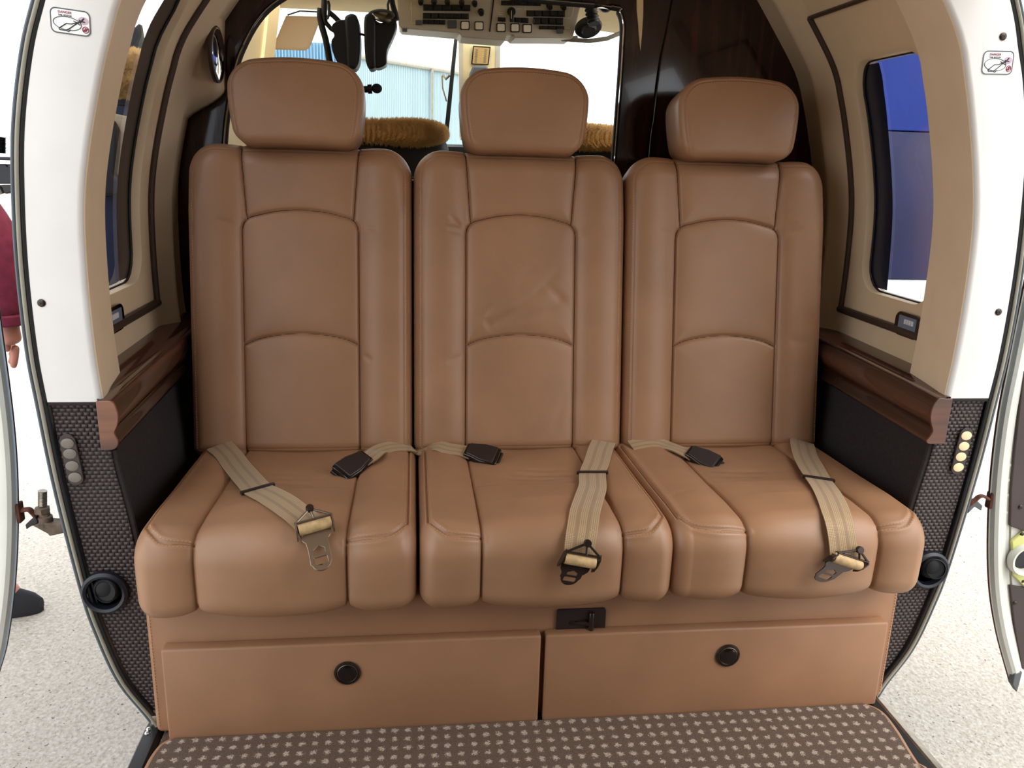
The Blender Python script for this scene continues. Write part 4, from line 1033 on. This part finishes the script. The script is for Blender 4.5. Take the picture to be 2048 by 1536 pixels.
MB().tube([hp(1010, -330), hp(1012, -60), hp(1015, 60), hp(1012, 170), hp(1030, 270), hp(1100, 350), hp(1180, 400)], [.009, .009, .012, .011, .009, .008, .007], 12, flat=(1.2, .7)).obj('yoke', SWITCH, hs)
MB().tube([hp(1075, 150), hp(1130, 195), hp(1200, 265)], .0065, 10).obj('yoke_arm', SWITCH, hs)
MB().tube([hp(1825, -330), hp(1820, -40), hp(1840, 60), hp(1870, 170), hp(1885, 250)], [.008, .008, .007, .008, .008], 12).obj('yoke', SWITCH, hs)
MB().tube([hp(*p, HY-.01) for p in ((1795, 0), (1780, 60), (1788, 140), (1815, 170))], .003, 8).obj('yoke_wire', SWITCH, hs)
MB().tube([hp(*p, HY-.01) for p in ((1060, 10), (1075, 60), (1070, 180), (1050, 230))], .0035, 8).obj('yoke_wire', SWITCH, hs)
tl, tr_ = hp(1010, -330), hp(1825, -330); mid = (tl+tr_)/2; zt = 1.492
MB().tube(smoothc([tl, Vector((tl.x*.75+mid.x*.25, HY, (tl.z+zt)/2+.02)), Vector((mid.x, HY, zt)), Vector((tr_.x*.75+mid.x*.25, HY, (tr_.z+zt)/2+.02)), tr_], 6), .010, 10, flat=(.5, 1.4)).obj('headband', BLACK, hs)
MB().tube([hp(1450, 410), hp(1510, 425)], .003, 8).obj('connecting_wire', SWITCH, hs)
MB().tube(smoothc([hp(965, 100), hp(960, 200), hp(990, 330), hp(1030, 470), hp(1060, 620), hp(1085, 745), hp(1180, 940), hp(1330, 1060), hp(1480, 1075), hp(1545, 1072)], 5), [.0075]*9+[.0085]*20+[.0075]*17, 10).obj('microphone_boom', SWITCH, hs)
mcap = MB().tube([hp(1480, 1077), hp(1540, 1075)], .0085, 12).tube([hp(1540, 1074), hp(1590, 1072)], .0120, 12); mo = mcap.obj('microphone', SWITCH, hs)
MB().sphere(hp(1648, 1066), (.0140, .0110, .0125), 20, 12).obj('foam_tip', M('foam', srgb(36, 36, 40), .95), mo)

# pilot seats with sheepskin covers
def fuzz(name, c, size, seed, parent):
    rnd = random.Random(seed); bm = bmesh.new(); bmesh.ops.create_cube(bm, size=2); bmesh.ops.subdivide_edges(bm, edges=bm.edges, cuts=30, use_grid_fill=True)
    ph = [(rnd.uniform(20, 75), rnd.uniform(20, 75), rnd.uniform(20, 75), rnd.uniform(0, 6.3)) for _ in range(10)]
    for v in bm.verts:
        q = v.co; n4 = (abs(q.x)**5+abs(q.y)**3+abs(q.z)**3)**(1/3.6); d = q/max(n4, 1e-6)
        p = Vector((d.x*size[0], d.y*size[1], d.z*size[2]))
        lob = 1+.10*math.cos(d.x*5.2+seed)
        p.z *= lob
        k = sum(math.sin(a*p.x*3+e)*math.sin(b*p.y*3+e*2)*math.sin(g*p.z*3+e*3) for a, b, g, e in ph)
        v.co = p+d.normalized()*(k*.0016)
    me = bpy.data.meshes.new(name); bm.normal_update()
    tri = []
    for f in bm.faces:
        for _ in range(5):
            w = [rnd.random() for _ in f.verts]; s_ = sum(w); p = sum((v.co*(x/s_) for v, x in zip(f.verts, w)), Vector())
            n = f.normal; o = n.orthogonal().normalized(); o.rotate(Matrix.Rotation(rnd.uniform(0, 6.3), 3, n))
            tip = p+n*rnd.uniform(.005, .013)+o*rnd.uniform(-.006, .006); tri.append((p+o*.0011, p-o*.0011, tip, p+n.cross(o)*.0011))
    for a, b, t_, d_ in tri:
        va, vb, vt, vd = bm.verts.new(a), bm.verts.new(b), bm.verts.new(t_), bm.verts.new(d_)
        bm.faces.new((va, vb, vt)); bm.faces.new((vb, vd, vt)); bm.faces.new((vd, va, vt))
    for v in bm.verts: v.co += Vector(c)
    bm.to_mesh(me); bm.free()
    return link(name, me, SHEEP, parent)
for sx, cx_, lbl in ((0, -.362, 'dark pilot seat with tan sheepskin cover behind the left headrest'), (1, .405, 'dark pilot seat with tan sheepskin cover at the right edge of the opening')):
    t = thing('pilot_seat', lbl, 'seat', (cx_, 1.12, 0), 'pilot seats')
    MB().box((cx_, 1.16, .72), (.46, .09, .70), bev=.035, seg=4).obj('backrest', BLACK, t)
    MB().box((cx_, 1.34, .34), (.46, .42, .12), bev=.03, seg=3).obj('seat_pan', BLACK, t)
    MB().box((cx_, 1.34, .14), (.30, .30, .29), bev=.02).obj('pedestal', BLACK, t)
    fuzz('sheepskin_cover', (cx_, 1.13, 1.078 if sx == 0 else 1.082), (.222, .062, .031), 3+sx, t)

# ------------------------------------------------------------------ outside: tarmac, hangar, things beyond the side windows
GZ = -.35
gm = MB().grid([[(x, y, GZ) for x in (-60, -6, -1, 1, 6, 60)] for y in (-60, -8, 0, 2, 10, 90)]).obj('ground', TARMAC, None, False); struct(gm)
hg = thing('hangar', 'pale blue corrugated hangar beyond the windshield', 'building', (-1, 20, GZ))
def corr(a, b, z0, zt, n, amp):
    a, b = Vector(a), Vector(b); d = (b-a); nn = Vector((d.y, -d.x, 0)).normalized(); rows = []
    lo, hi = [], []
    for i in range(n*4+1):
        t_ = i/(n*4); o = nn*amp*(0, 1, 1, 0)[i % 4]; p = a+d*t_+o; lo.append((p.x, p.y, z0)); hi.append((p.x, p.y, zt[0]+(zt[1]-zt[0])*t_))
    return MB().grid([lo, hi])
p0, p1 = uy(500, 84, 19), uy(770, 92, 19)
corr((-5.2, 19, 0), (p1.x, 19, 0), GZ, (p0.z+.06, p1.z), 62, .06).obj('front_wall', HANGAR, hg, False)
q0, q1 = uy(700, 112, 15), uy(935, 150, 20)
corr((q0.x, 15, 0), (q1.x, 20, 0), GZ, (q0.z, q1.z), 70, .05).obj('side_wall', HANGARW, hg, False)
e0, e1 = uy(700, 90, 17), uy(935, 92, 22)
MB().grid([[q0+Vector((0, -.1, 0)), q1+Vector((0, -.1, 0))], [e0, e1]]).obj('roof', HANGARW, hg, False)
MB().tube([q0+Vector((0, -.15, 0)), q1+Vector((0, -.15, 0))], .045, 8).obj('gutter', GREYSEAL, hg)
d0 = uy(865, 137, 17.9); MB().box((d0.x, d0.y, (d0.z+GZ)/2), (.05, .06, d0.z-GZ)).obj('door_edge', GREYSEAL, hg, False)
# blue trailer seen through the right window
bt = thing('blue_trailer', 'blue trailer wall seen through the right cabin window', 'trailer', (2.2, 3.2, GZ))
def tz(px, py): return uy(px, py, 3.2)
za, zb_, zc_ = tz(1820, 262).z, tz(1820, 560).z, tz(1820, 598).z
tx0, tx1 = 1.45, uy(1925, 300, 3.2).x; tc, tw = (tx0+tx1)/2, tx1-tx0
MB().box((tc, 3.6, (za+2.9)/2), (tw, .8, 2.9-za), bev=.01).obj('upper_panel', BLUE, bt)
MB().box((tc, 3.61, (za+zb_)/2), (tw, .8, za-zb_-.004), bev=.01).obj('middle_panel', M('indigo_paint', srgb(25, 27, 76), .35, var=.1, nscale=2), bt)
MB().box((tc, 3.58, (zb_+GZ+.12)/2), (tw, .8, zb_-GZ-.124), bev=.01).obj('sill_glare', WHITE, bt)  # white base stands in for the sunlit brightness low in the window
for wx in (tx0+.35, tx1-.35): MB().lathe([(.2, 0), (.24, .03), (.24, .16), (.2, .2)], (wx, 3.06, GZ+.24), (0, 1, 0), 28).obj('wheel', BLACK, bt)
# open cockpit door and its sheepskin seen through the left window
CY = 1.0
def cq(px, py, y=CY): return uy(px, py, y)
cdr = thing('cockpit_door', 'open cockpit door with cream lining and dark lower half beyond the left window', 'door', tuple(cq(255, 600)))
MB().prism([cq(a, b) for a, b in ((170, 205), (276, 212), (292, 380), (296, 640), (170, 640))], (0, .04, 0)).obj('door_skin', NAVY, cdr, bev=.006)
MB().prism([cq(a, b, CY-.004) for a, b in ((205, 222), (272, 236), (271, 372), (262, 388), (228, 392), (205, 392))], (0, -.012, 0)).obj('cream_lining', TAN, cdr, bev=.004)
MB().prism([cq(a, b, CY-.017) for a, b in ((205, 235), (232, 240), (243, 262), (242, 300), (236, 350), (250, 362), (258, 376), (255, 392), (205, 392))], (0, -.03, 0)).obj('black_pocket', BLACK, cdr, bev=.008)
MB().prism([cq(a, b, CY) for a, b in ((262, 60), (278, 45), (288, 100), (288, 130), (276, 214), (225, 214))], (0, .03, 0)).obj('dark_frame', BLACK, cdr, bev=.006)
sh0 = cq(258, 150, CY-.06); sk = fuzz('sheepskin_cover', tuple(sh0), (.062, .04, .050), 11, None); sk.name = 'sheepskin'
tag(sk, 'tan sheepskin over the top of the open cockpit door beyond the left window', 'sheepskin')

# ------------------------------------------------------------------ open cabin doors and their hinges
DL = [(.885, 1.02), (.883, .88), (.8835, .744), (.8845, .57), (.894, .437), (.914, .298), (.942, .173), (.966, .103), (1.012, -.02)]
DR = [(.885, 1.05), (.870, .93), (.863, .83), (.861, .68), (.8615, .555), (.876, .402), (.906, .239), (.946, .114), (1.005, -.018)]
for sg, tab in ((-1, DL), (1, DR)):
    side = 'left' if sg < 0 else 'right'; DY = .055
    top = [(1.30, 1.36), (1.08, 1.34), (.98, 1.26), (.915, 1.14)]
    cont = [(p.x, p.y) for p in smoothc([(a, b, 0) for a, b in top+tab], 8)]
    bot = [(1.10, -.06), (1.75, -.06), (1.75, 1.36)]
    ofs = .008 if sg > 0 else .002
    pf = [(sg*(x+ofs), DY, z) for x, z in cont]+[(sg*x, DY, z) for x, z in bot]; pb = [(sg*(x+.050), DY+.035, z) for x, z in cont]+[(sg*x, DY+.035, z) for x, z in bot]; n_ = len(pf)
    d = MB().add(pf+pb, [tuple(range(n_))[::-1], tuple(range(n_, 2*n_))]+[(i, (i+1) % n_, n_+(i+1) % n_, n_+i) for i in range(n_)]).obj('door_%d' % (1 if sg < 0 else 2), DOORSHADE if sg < 0 else DOORIN, None, ang=40); struct(d)
    d['label'] = '%s cabin door standing open' % side
    cc_ = cont[4:]
    cc_ = [(x+ofs, z) for x, z in cc_]
    MB().tube([(sg*(x+.003), DY+.004, z) for x, z in cc_], .0034, 8).obj('edge_seal', RUST if sg > 0 else BROWNTRIM, d)
    nrm = []
    for i in range(len(cc_)):
        a, b = cc_[max(i-1, 0)], cc_[min(i+1, len(cc_)-1)]; tx, tz_ = b[0]-a[0], b[1]-a[1]; L = math.hypot(tx, tz_); nrm.append((-tz_/L, tx/L))
    nrm = [(nx, nz) if nx > 0 else (-nx, -nz) for nx, nz in nrm]
    rows = [[(sg*(x+nx*o), DY-h, z+nz*o) for o, h in ((.003, 0), (.005, .010), (.011, .0135), (.018, .0125), (.026, .006), (.034, .003), (.036, .0005))] for (x, z), (nx, nz) in zip(cc_, nrm)]
    MB().grid(rows).obj('edge_flange', DOORIN, d)
    rows = [[(sg*(x+nx*o), DY-h, z+nz*o) for o, h in ((.044, .0015), (.0455, .003), (.047, .0015))] for (x, z), (nx, nz) in zip(cc_, nrm)]
    MB().grid(rows).obj('flange_seam', GREYSEAL, d)
    if sg > 0:
        pd = lambda a, b, y=DY: uy(a, b, y)
        u_ = [pd(2044, 740), pd(2025, 900), pd(2018, 980), pd(2016, 1050), pd(2047, 1061), pd(2120, 1085), pd(2160, 740)]
        pad = MB().prism(u_, (0, -.006, 0)).obj('trim_pad', BROWNPAD, d, bev=.002)
        l_ = [pd(2016, 1168), pd(2047, 1173), pd(2150, 1190), pd(2140, 1370), pd(2040, 1334), pd(2025, 1250)]
        MB().prism(l_, (0, -.006, 0)).obj('trim_pad', BROWNPAD, d, bev=.002)
        br = [pd(2019, 1080), pd(2044, 1059), pd(2075, 1062), pd(2095, 1110), pd(2078, 1170), pd(2046, 1172), pd(2022, 1148)]
        bk_ = MB().prism(br, (0, -.008, 0)).obj('bracket', ZINC, d, bev=.002)
        c = pd(2041, 1114)
        MB().lathe([(.0325, .004), (.034, .012), (.031, .020), (.026, .019), (.022, .010), (.0215, .001)], c, (0, -1, 0), 48).obj('grommet_ring', DOORIN, bk_)
        MB().lathe([(.0215, .008), (.012, .0086), (0, .0088)], c, (0, -1, 0), 32).obj('speaker_hole', DKBLUE, bk_)
        for a, b in ((2041, 1014), (2030, 1206), (2044, 1068), (2045, 1162)): screw(pd(a, b, DY-.0065), (0, -1, 0), d, .0038)
        for a, b in ((2020, 930), (2017, 960), (2015, 990), (2013, 1025), (2010, 1054), (2011, 1174), (2014, 1212), (2020, 1253), (2028, 1292)):
            MB().lathe([(.0035, 0), (.003, .0012), (0, .0016)], pd(a, b, DY), (0, -1, 0), 12).obj('rivet', DOORIN, d)
        ft = [pd(2016, 1362), pd(2020, 1340), pd(2036, 1336), pd(2030, 1360), pd(2025, 1377)]
        MB().prism(ft, (0, -.014, 0)).obj('rubber_foot', GREYMARK, d, bev=.002)
def hinge(fx, fy, sg, label, full=True):
    """fx, fy: pixel of the barrel; built in the plane just behind the frame face"""
    HYY = .062
    def h(a, b, y=HYY): return uy(fx+(a-92)*1, fy+(b-1040), y)
    t = thing('door_hinge', label, 'hinge', tuple(h(92, 1040)), 'door hinges')
    if full:
        pts = [h(85, 1011-i*1.4) for i in range(22)]
        MB().tube(pts, [.0062+(.0012 if i % 2 else 0) for i in range(22)], 16).obj('threaded_pin', STEEL, t)
        MB().lathe([(.009, 0), (.0125, .001), (.0125, .010), (.009, .0115)], h(85, 1026), (0, 0, 1), 6).obj('nut', BRONZE, t)
        MB().lathe([(.0115, 0), (.0125, .002), (.0120, .018), (.009, .0195), (.009, .024)], h(92, 1052), (0, 0, 1), 24).obj('barrel', BRONZE, t)
        MB().prism([h(63, 1051, .050), h(95, 1068, .050), h(99, 1073, .050), h(130, 1066, .050), h(130, 1050, .050), h(80, 1046, .050)], (0, .025, 0)).obj('bracket', BRONZE, t, bev=.002)
        MB().tube(smoothc([h(36, 1022), h(46, 1020), h(58, 1019), h(66, 1026), h(76, 1036), h(88, 1040)], 4), .0036, 10, flat=(1, 2)).obj('arm', RUST, t)
        MB().box(h(40, 1024), (.007, .02, .036), bev=.003).obj('arm_pad', RUST, t)
        MB().prism([h(50, 1050, .050), h(58, 1043, .050), h(70, 1034, .050), h(76, 1042, .050), h(75, 1048, .050), h(60, 1054, .050), h(52, 1060, .050)], (0, .02, 0)).obj('clip', BLACK, t, bev=.002)
    else:
        def g(a, b, y=.05): return uy(a, b, y)
        MB().prism([g(1938, 1012), g(1948, 1000), g(1956, 1003), g(1966, 1012), g(1963, 1022), g(1950, 1014), g(1936, 1028)], (0, .02, 0)).obj('clip', GREYMARK, t, bev=.002)
        MB().tube(smoothc([g(1977, 998), g(1966, 992), g(1957, 994), g(1948, 1002), g(1930, 1015)], 4), .003, 10, flat=(1, 2)).obj('arm', RUST, t)
        MB().box(g(1979, 1000, .058), (.007, .016, .034), bev=.003).obj('arm_pad', RUST, t)
        MB().prism([g(1946, 1010), g(1925, 1030), g(1905, 1030), g(1915, 1005)], (0, .015, 0)).obj('bracket', BRONZE, t, bev=.002)
hinge(92, 1040, -1, 'steel hinge with threaded pin low on the left, beside the open door')
hinge(1955, 1010, 1, 'rusty hinge arm at the right open door', False)
def upper_hinge():
    def g(a, b, y=.06): return uy(a, b, y)
    t = thing('door_hinge', 'black upper hinge with ribbed spring at the left edge, above the maroon sleeve', 'hinge', tuple(g(8, 350)), 'door hinges')
    MB().tube([g(2, 306-i*1.4) for i in range(24)], [.0055+(.0022 if i % 2 else 0) for i in range(24)], 14).obj('spring', SWITCH, t)
    MB().box(g(8, 317), (.034, .02, .005), bev=.001).obj('upper_arm', DKBLUE, t)
    MB().prism([g(-14, 328), g(12, 328), g(14, 333), g(26, 333), g(26, 368), g(-14, 368)], (0, .03, 0)).obj('hinge_body', DKBLUE, t, bev=.003)
    MB().prism([g(-6, 370), g(26, 370), g(26, 384), g(12, 388), (g(6, 386)), g(2, 376)], (0, .02, 0)).obj('bracket', SWITCH, t, bev=.002)
    MB().tube([g(-3, 374), g(4, 388)], .0035, 10).obj('pin', STEEL, t)
upper_hinge()

# ------------------------------------------------------------------ person outside the left door
per = thing('person', 'person in a maroon jacket and black shoes walking outside the left door, arm hanging', 'person', (-1.62, .95, GZ))
def skin(name, nodes, edges, mat, parent, sub=2, root=0):
    me = bpy.data.meshes.new(name); me.from_pydata([n[0] for n in nodes], edges, [])
    o = link(name, me, mat, parent, False); sk = o.modifiers.new('skin', 'SKIN'); sk.use_smooth_shade = True
    me.skin_vertices.new() if not me.skin_vertices else None
    for v, n in zip(me.skin_vertices[0].data, nodes): v.radius = (n[1], n[1]) if not isinstance(n[1], tuple) else n[1]; v.use_root = False
    for r in ([root] if isinstance(root, int) else root): me.skin_vertices[0].data[r].use_root = True
    ss = o.modifiers.new('sub', 'SUBSURF'); ss.levels = sub; ss.render_levels = sub
    return o
wr = uy(17, 640, .70); hb = uy(22, 676, .70)
PX, PY = -1.52, .96
sh_r = Vector((-1.40, .79, 1.04)); el_r = Vector((-1.185, .715, .80)); wr = Vector(wr); 
sh_l = Vector((-1.50, 1.14, 1.05)); el_l = Vector((-1.66, 1.20, .80)); wr_l = Vector((-1.70, 1.16, .56))
B = [((PX-.03, PY, .58), .125), ((PX, PY, .74), .115), ((PX+.03, PY, .92), .135), ((PX+.05, PY, 1.06), .11), ((PX+.06, PY, 1.145), .052), ((PX+.075, PY, 1.195), .050), ((PX+.105, PY, 1.275), .098), ((PX+.09, PY, 1.385), .105),
     (tuple(sh_r), .06), (tuple(el_r), .043), (tuple(el_r.lerp(wr, .5)), .036), (tuple(wr), .026),
     (tuple(sh_l), .06), (tuple(el_l), .043), (tuple(wr_l), .026), (tuple(wr_l+Vector((0, 0, -.09))), .03),
     ((PX-.03, PY-.09, .50), .09), ((PX-.16, PY-.10, .16), .06), ((PX-.30, PY-.10, -.22), .042), ((PX-.22, PY-.10, -.31), .036),
     ((PX-.03, PY+.09, .50), .09), ((PX+.08, PY+.10, .14), .06), ((PX+.02, PY+.10, -.24), .042), ((PX+.10, PY+.10, -.31), .036)]
Ed = [(0, 1), (1, 2), (2, 3), (3, 4), (4, 5), (5, 6), (6, 7), (3, 8), (8, 9), (9, 10), (10, 11), (3, 12), (12, 13), (13, 14), (14, 15), (0, 16), (16, 17), (17, 18), (18, 19), (0, 20), (20, 21), (21, 22), (22, 23)]
# right hand: palm and five separate fingers hanging from the wrist (islands of the same body mesh)
hd0 = Vector(wr); roots = [0]
def chain(pts, rad):
    k = len(B)
    for p, r in zip(pts, rad): B.append((tuple(p), r))
    for i in range(len(pts)-1): Ed.append((k+i, k+i+1))
    roots.append(k)
def hpix(a, b, y=.70): return Vector(uy(a, b, y))
chain([hpix(17, 636), hpix(19, 655), hpix(24, 676), hpix(28, 690)], [.026, (.030, .020), (.034, .018), (.030, .016)])
chain([hpix(31, 690), hpix(30, 712), hpix(28, 726), hpix(26.5, 737)], [.0095, .009, .0085, .007])
chain([hpix(27, 690, .715), hpix(27, 712, .715), hpix(23.5, 724, .71), hpix(18, 727, .705)], [.0095, .009, .008, .007])
chain([hpix(25, 690, .73), hpix(27, 702, .73), hpix(24, 709, .725), hpix(20, 711, .72)], [.0095, .0088, .008, .007])
chain([hpix(24, 686, .745), hpix(27, 697, .745), hpix(24, 703, .74), hpix(20, 705, .735)], [.0085, .008, .007, .0065])
chain([hpix(14, 660, .69), hpix(13, 678, .685), hpix(13, 692, .685), hpix(14, 704, .69)], [.012, .0105, .0095, .008])
body = skin('body', B, Ed, SKINM, per, 2, roots)
J = [((PX-.03, PY, .42), .172), ((PX-.01, PY, .66), .160), ((PX+.03, PY, .92), .16), ((PX+.05, PY, 1.06), .13), (tuple(sh_r), .082), (tuple(el_r), .062), (tuple(el_r.lerp(wr, .5)), .055), (tuple(wr+Vector((-.001, 0, -.008))), .042), (tuple(sh_l), .082), (tuple(el_l), .062), (tuple(wr_l+Vector((0, 0, .015))), .042), ((PX+.055, PY, 1.15), .068)]
skin('jacket', J, [(0, 1), (1, 2), (2, 3), (3, 4), (4, 5), (5, 6), (6, 7), (3, 8), (8, 9), (9, 10), (3, 11)], MAROON, per)
cf = Vector(wr); MB().tube([cf+Vector((0, 0, .016)), cf+Vector((0, 0, .012)), cf+Vector((0, 0, -.006)), cf+Vector((0, 0, -.010))], [.040, .043, .043, .038], 24).obj('cuff', MAROON, per)
T = [((PX-.03, PY, .56), .150), ((PX-.03, PY-.09, .46), .108), ((PX-.16, PY-.10, .16), .078), ((PX-.30, PY-.10, -.28), .062), ((PX-.03, PY+.09, .46), .108), ((PX+.08, PY+.10, .14), .078), ((PX+.01, PY+.10, -.29), .064), ((PX-.02, PY, .70), .135)]
skin('trousers', T, [(0, 1), (1, 2), (2, 3), (0, 4), (4, 5), (5, 6), (0, 7)], JEANS, per)
for (fx_, fy_) in ((PX-.30, PY-.10), (-1.535, PY+.10)):
    rows = []
    for t_ in np.linspace(0, 1, 14):
        w_ = .046*(math.sin(PI*min(1, .12+t_*.80))**.5) ; h_ = .095*(1-t_)**.8*.75+.045*(1-.35*t_); x_ = fx_-.09+t_*.27
        if t_ > .93: w_ *= .8; h_ *= .8
        rows.append([(x_, fy_+w_*math.cos(a), GZ+.02+max(0, h_*math.sin(a))-.012*(math.sin(a) < 0)) for a in np.linspace(0, 2*PI, 20)[:-1]])
    mb = MB().grid(rows, True); n_ = len(rows[0]); mb.f += [tuple(range(n_)), tuple(len(mb.v)-n_+k for k in range(n_))]
    shoe = mb.obj('shoe', SHOE, per)
    MB().prism([(fx_-.09+.135+.14*math.cos(a), fy_+.048*math.sin(a), GZ+.001) for a in np.linspace(0, 2*PI, 28)[:-1]], (0, 0, .018)).obj('sole', SHOE, shoe, bev=.003)
    MB().box((fx_+.01, fy_-.046, GZ+.013), (.10, .012, .012), bev=.003).obj('sole_stripe', ORANGE, shoe)
hrows = MB().sphere((PX+.075, PY, 1.385), (.105, .098, .085), 20, 12).obj('hair', HAIR, per)
MB().sphere((PX+.192, PY, 1.30), (.016, .013, .022), 10, 8).obj('nose', SKINM, per)
for s_ in (-1, 1):
    MB().sphere((PX+.168, PY+s_*.034, 1.325), (.010, .014, .010), 10, 8).obj('eye', STICKER, per)
    MB().sphere((PX+.09, PY+s_*.092, 1.30), (.022, .010, .032), 10, 8).obj('ear', SKINM, per)
MB().tube([(PX+.165, PY-.024, 1.258), (PX+.176, PY, 1.256), (PX+.165, PY+.024, 1.258)], .006, 8).obj('mouth', INKRED, per)
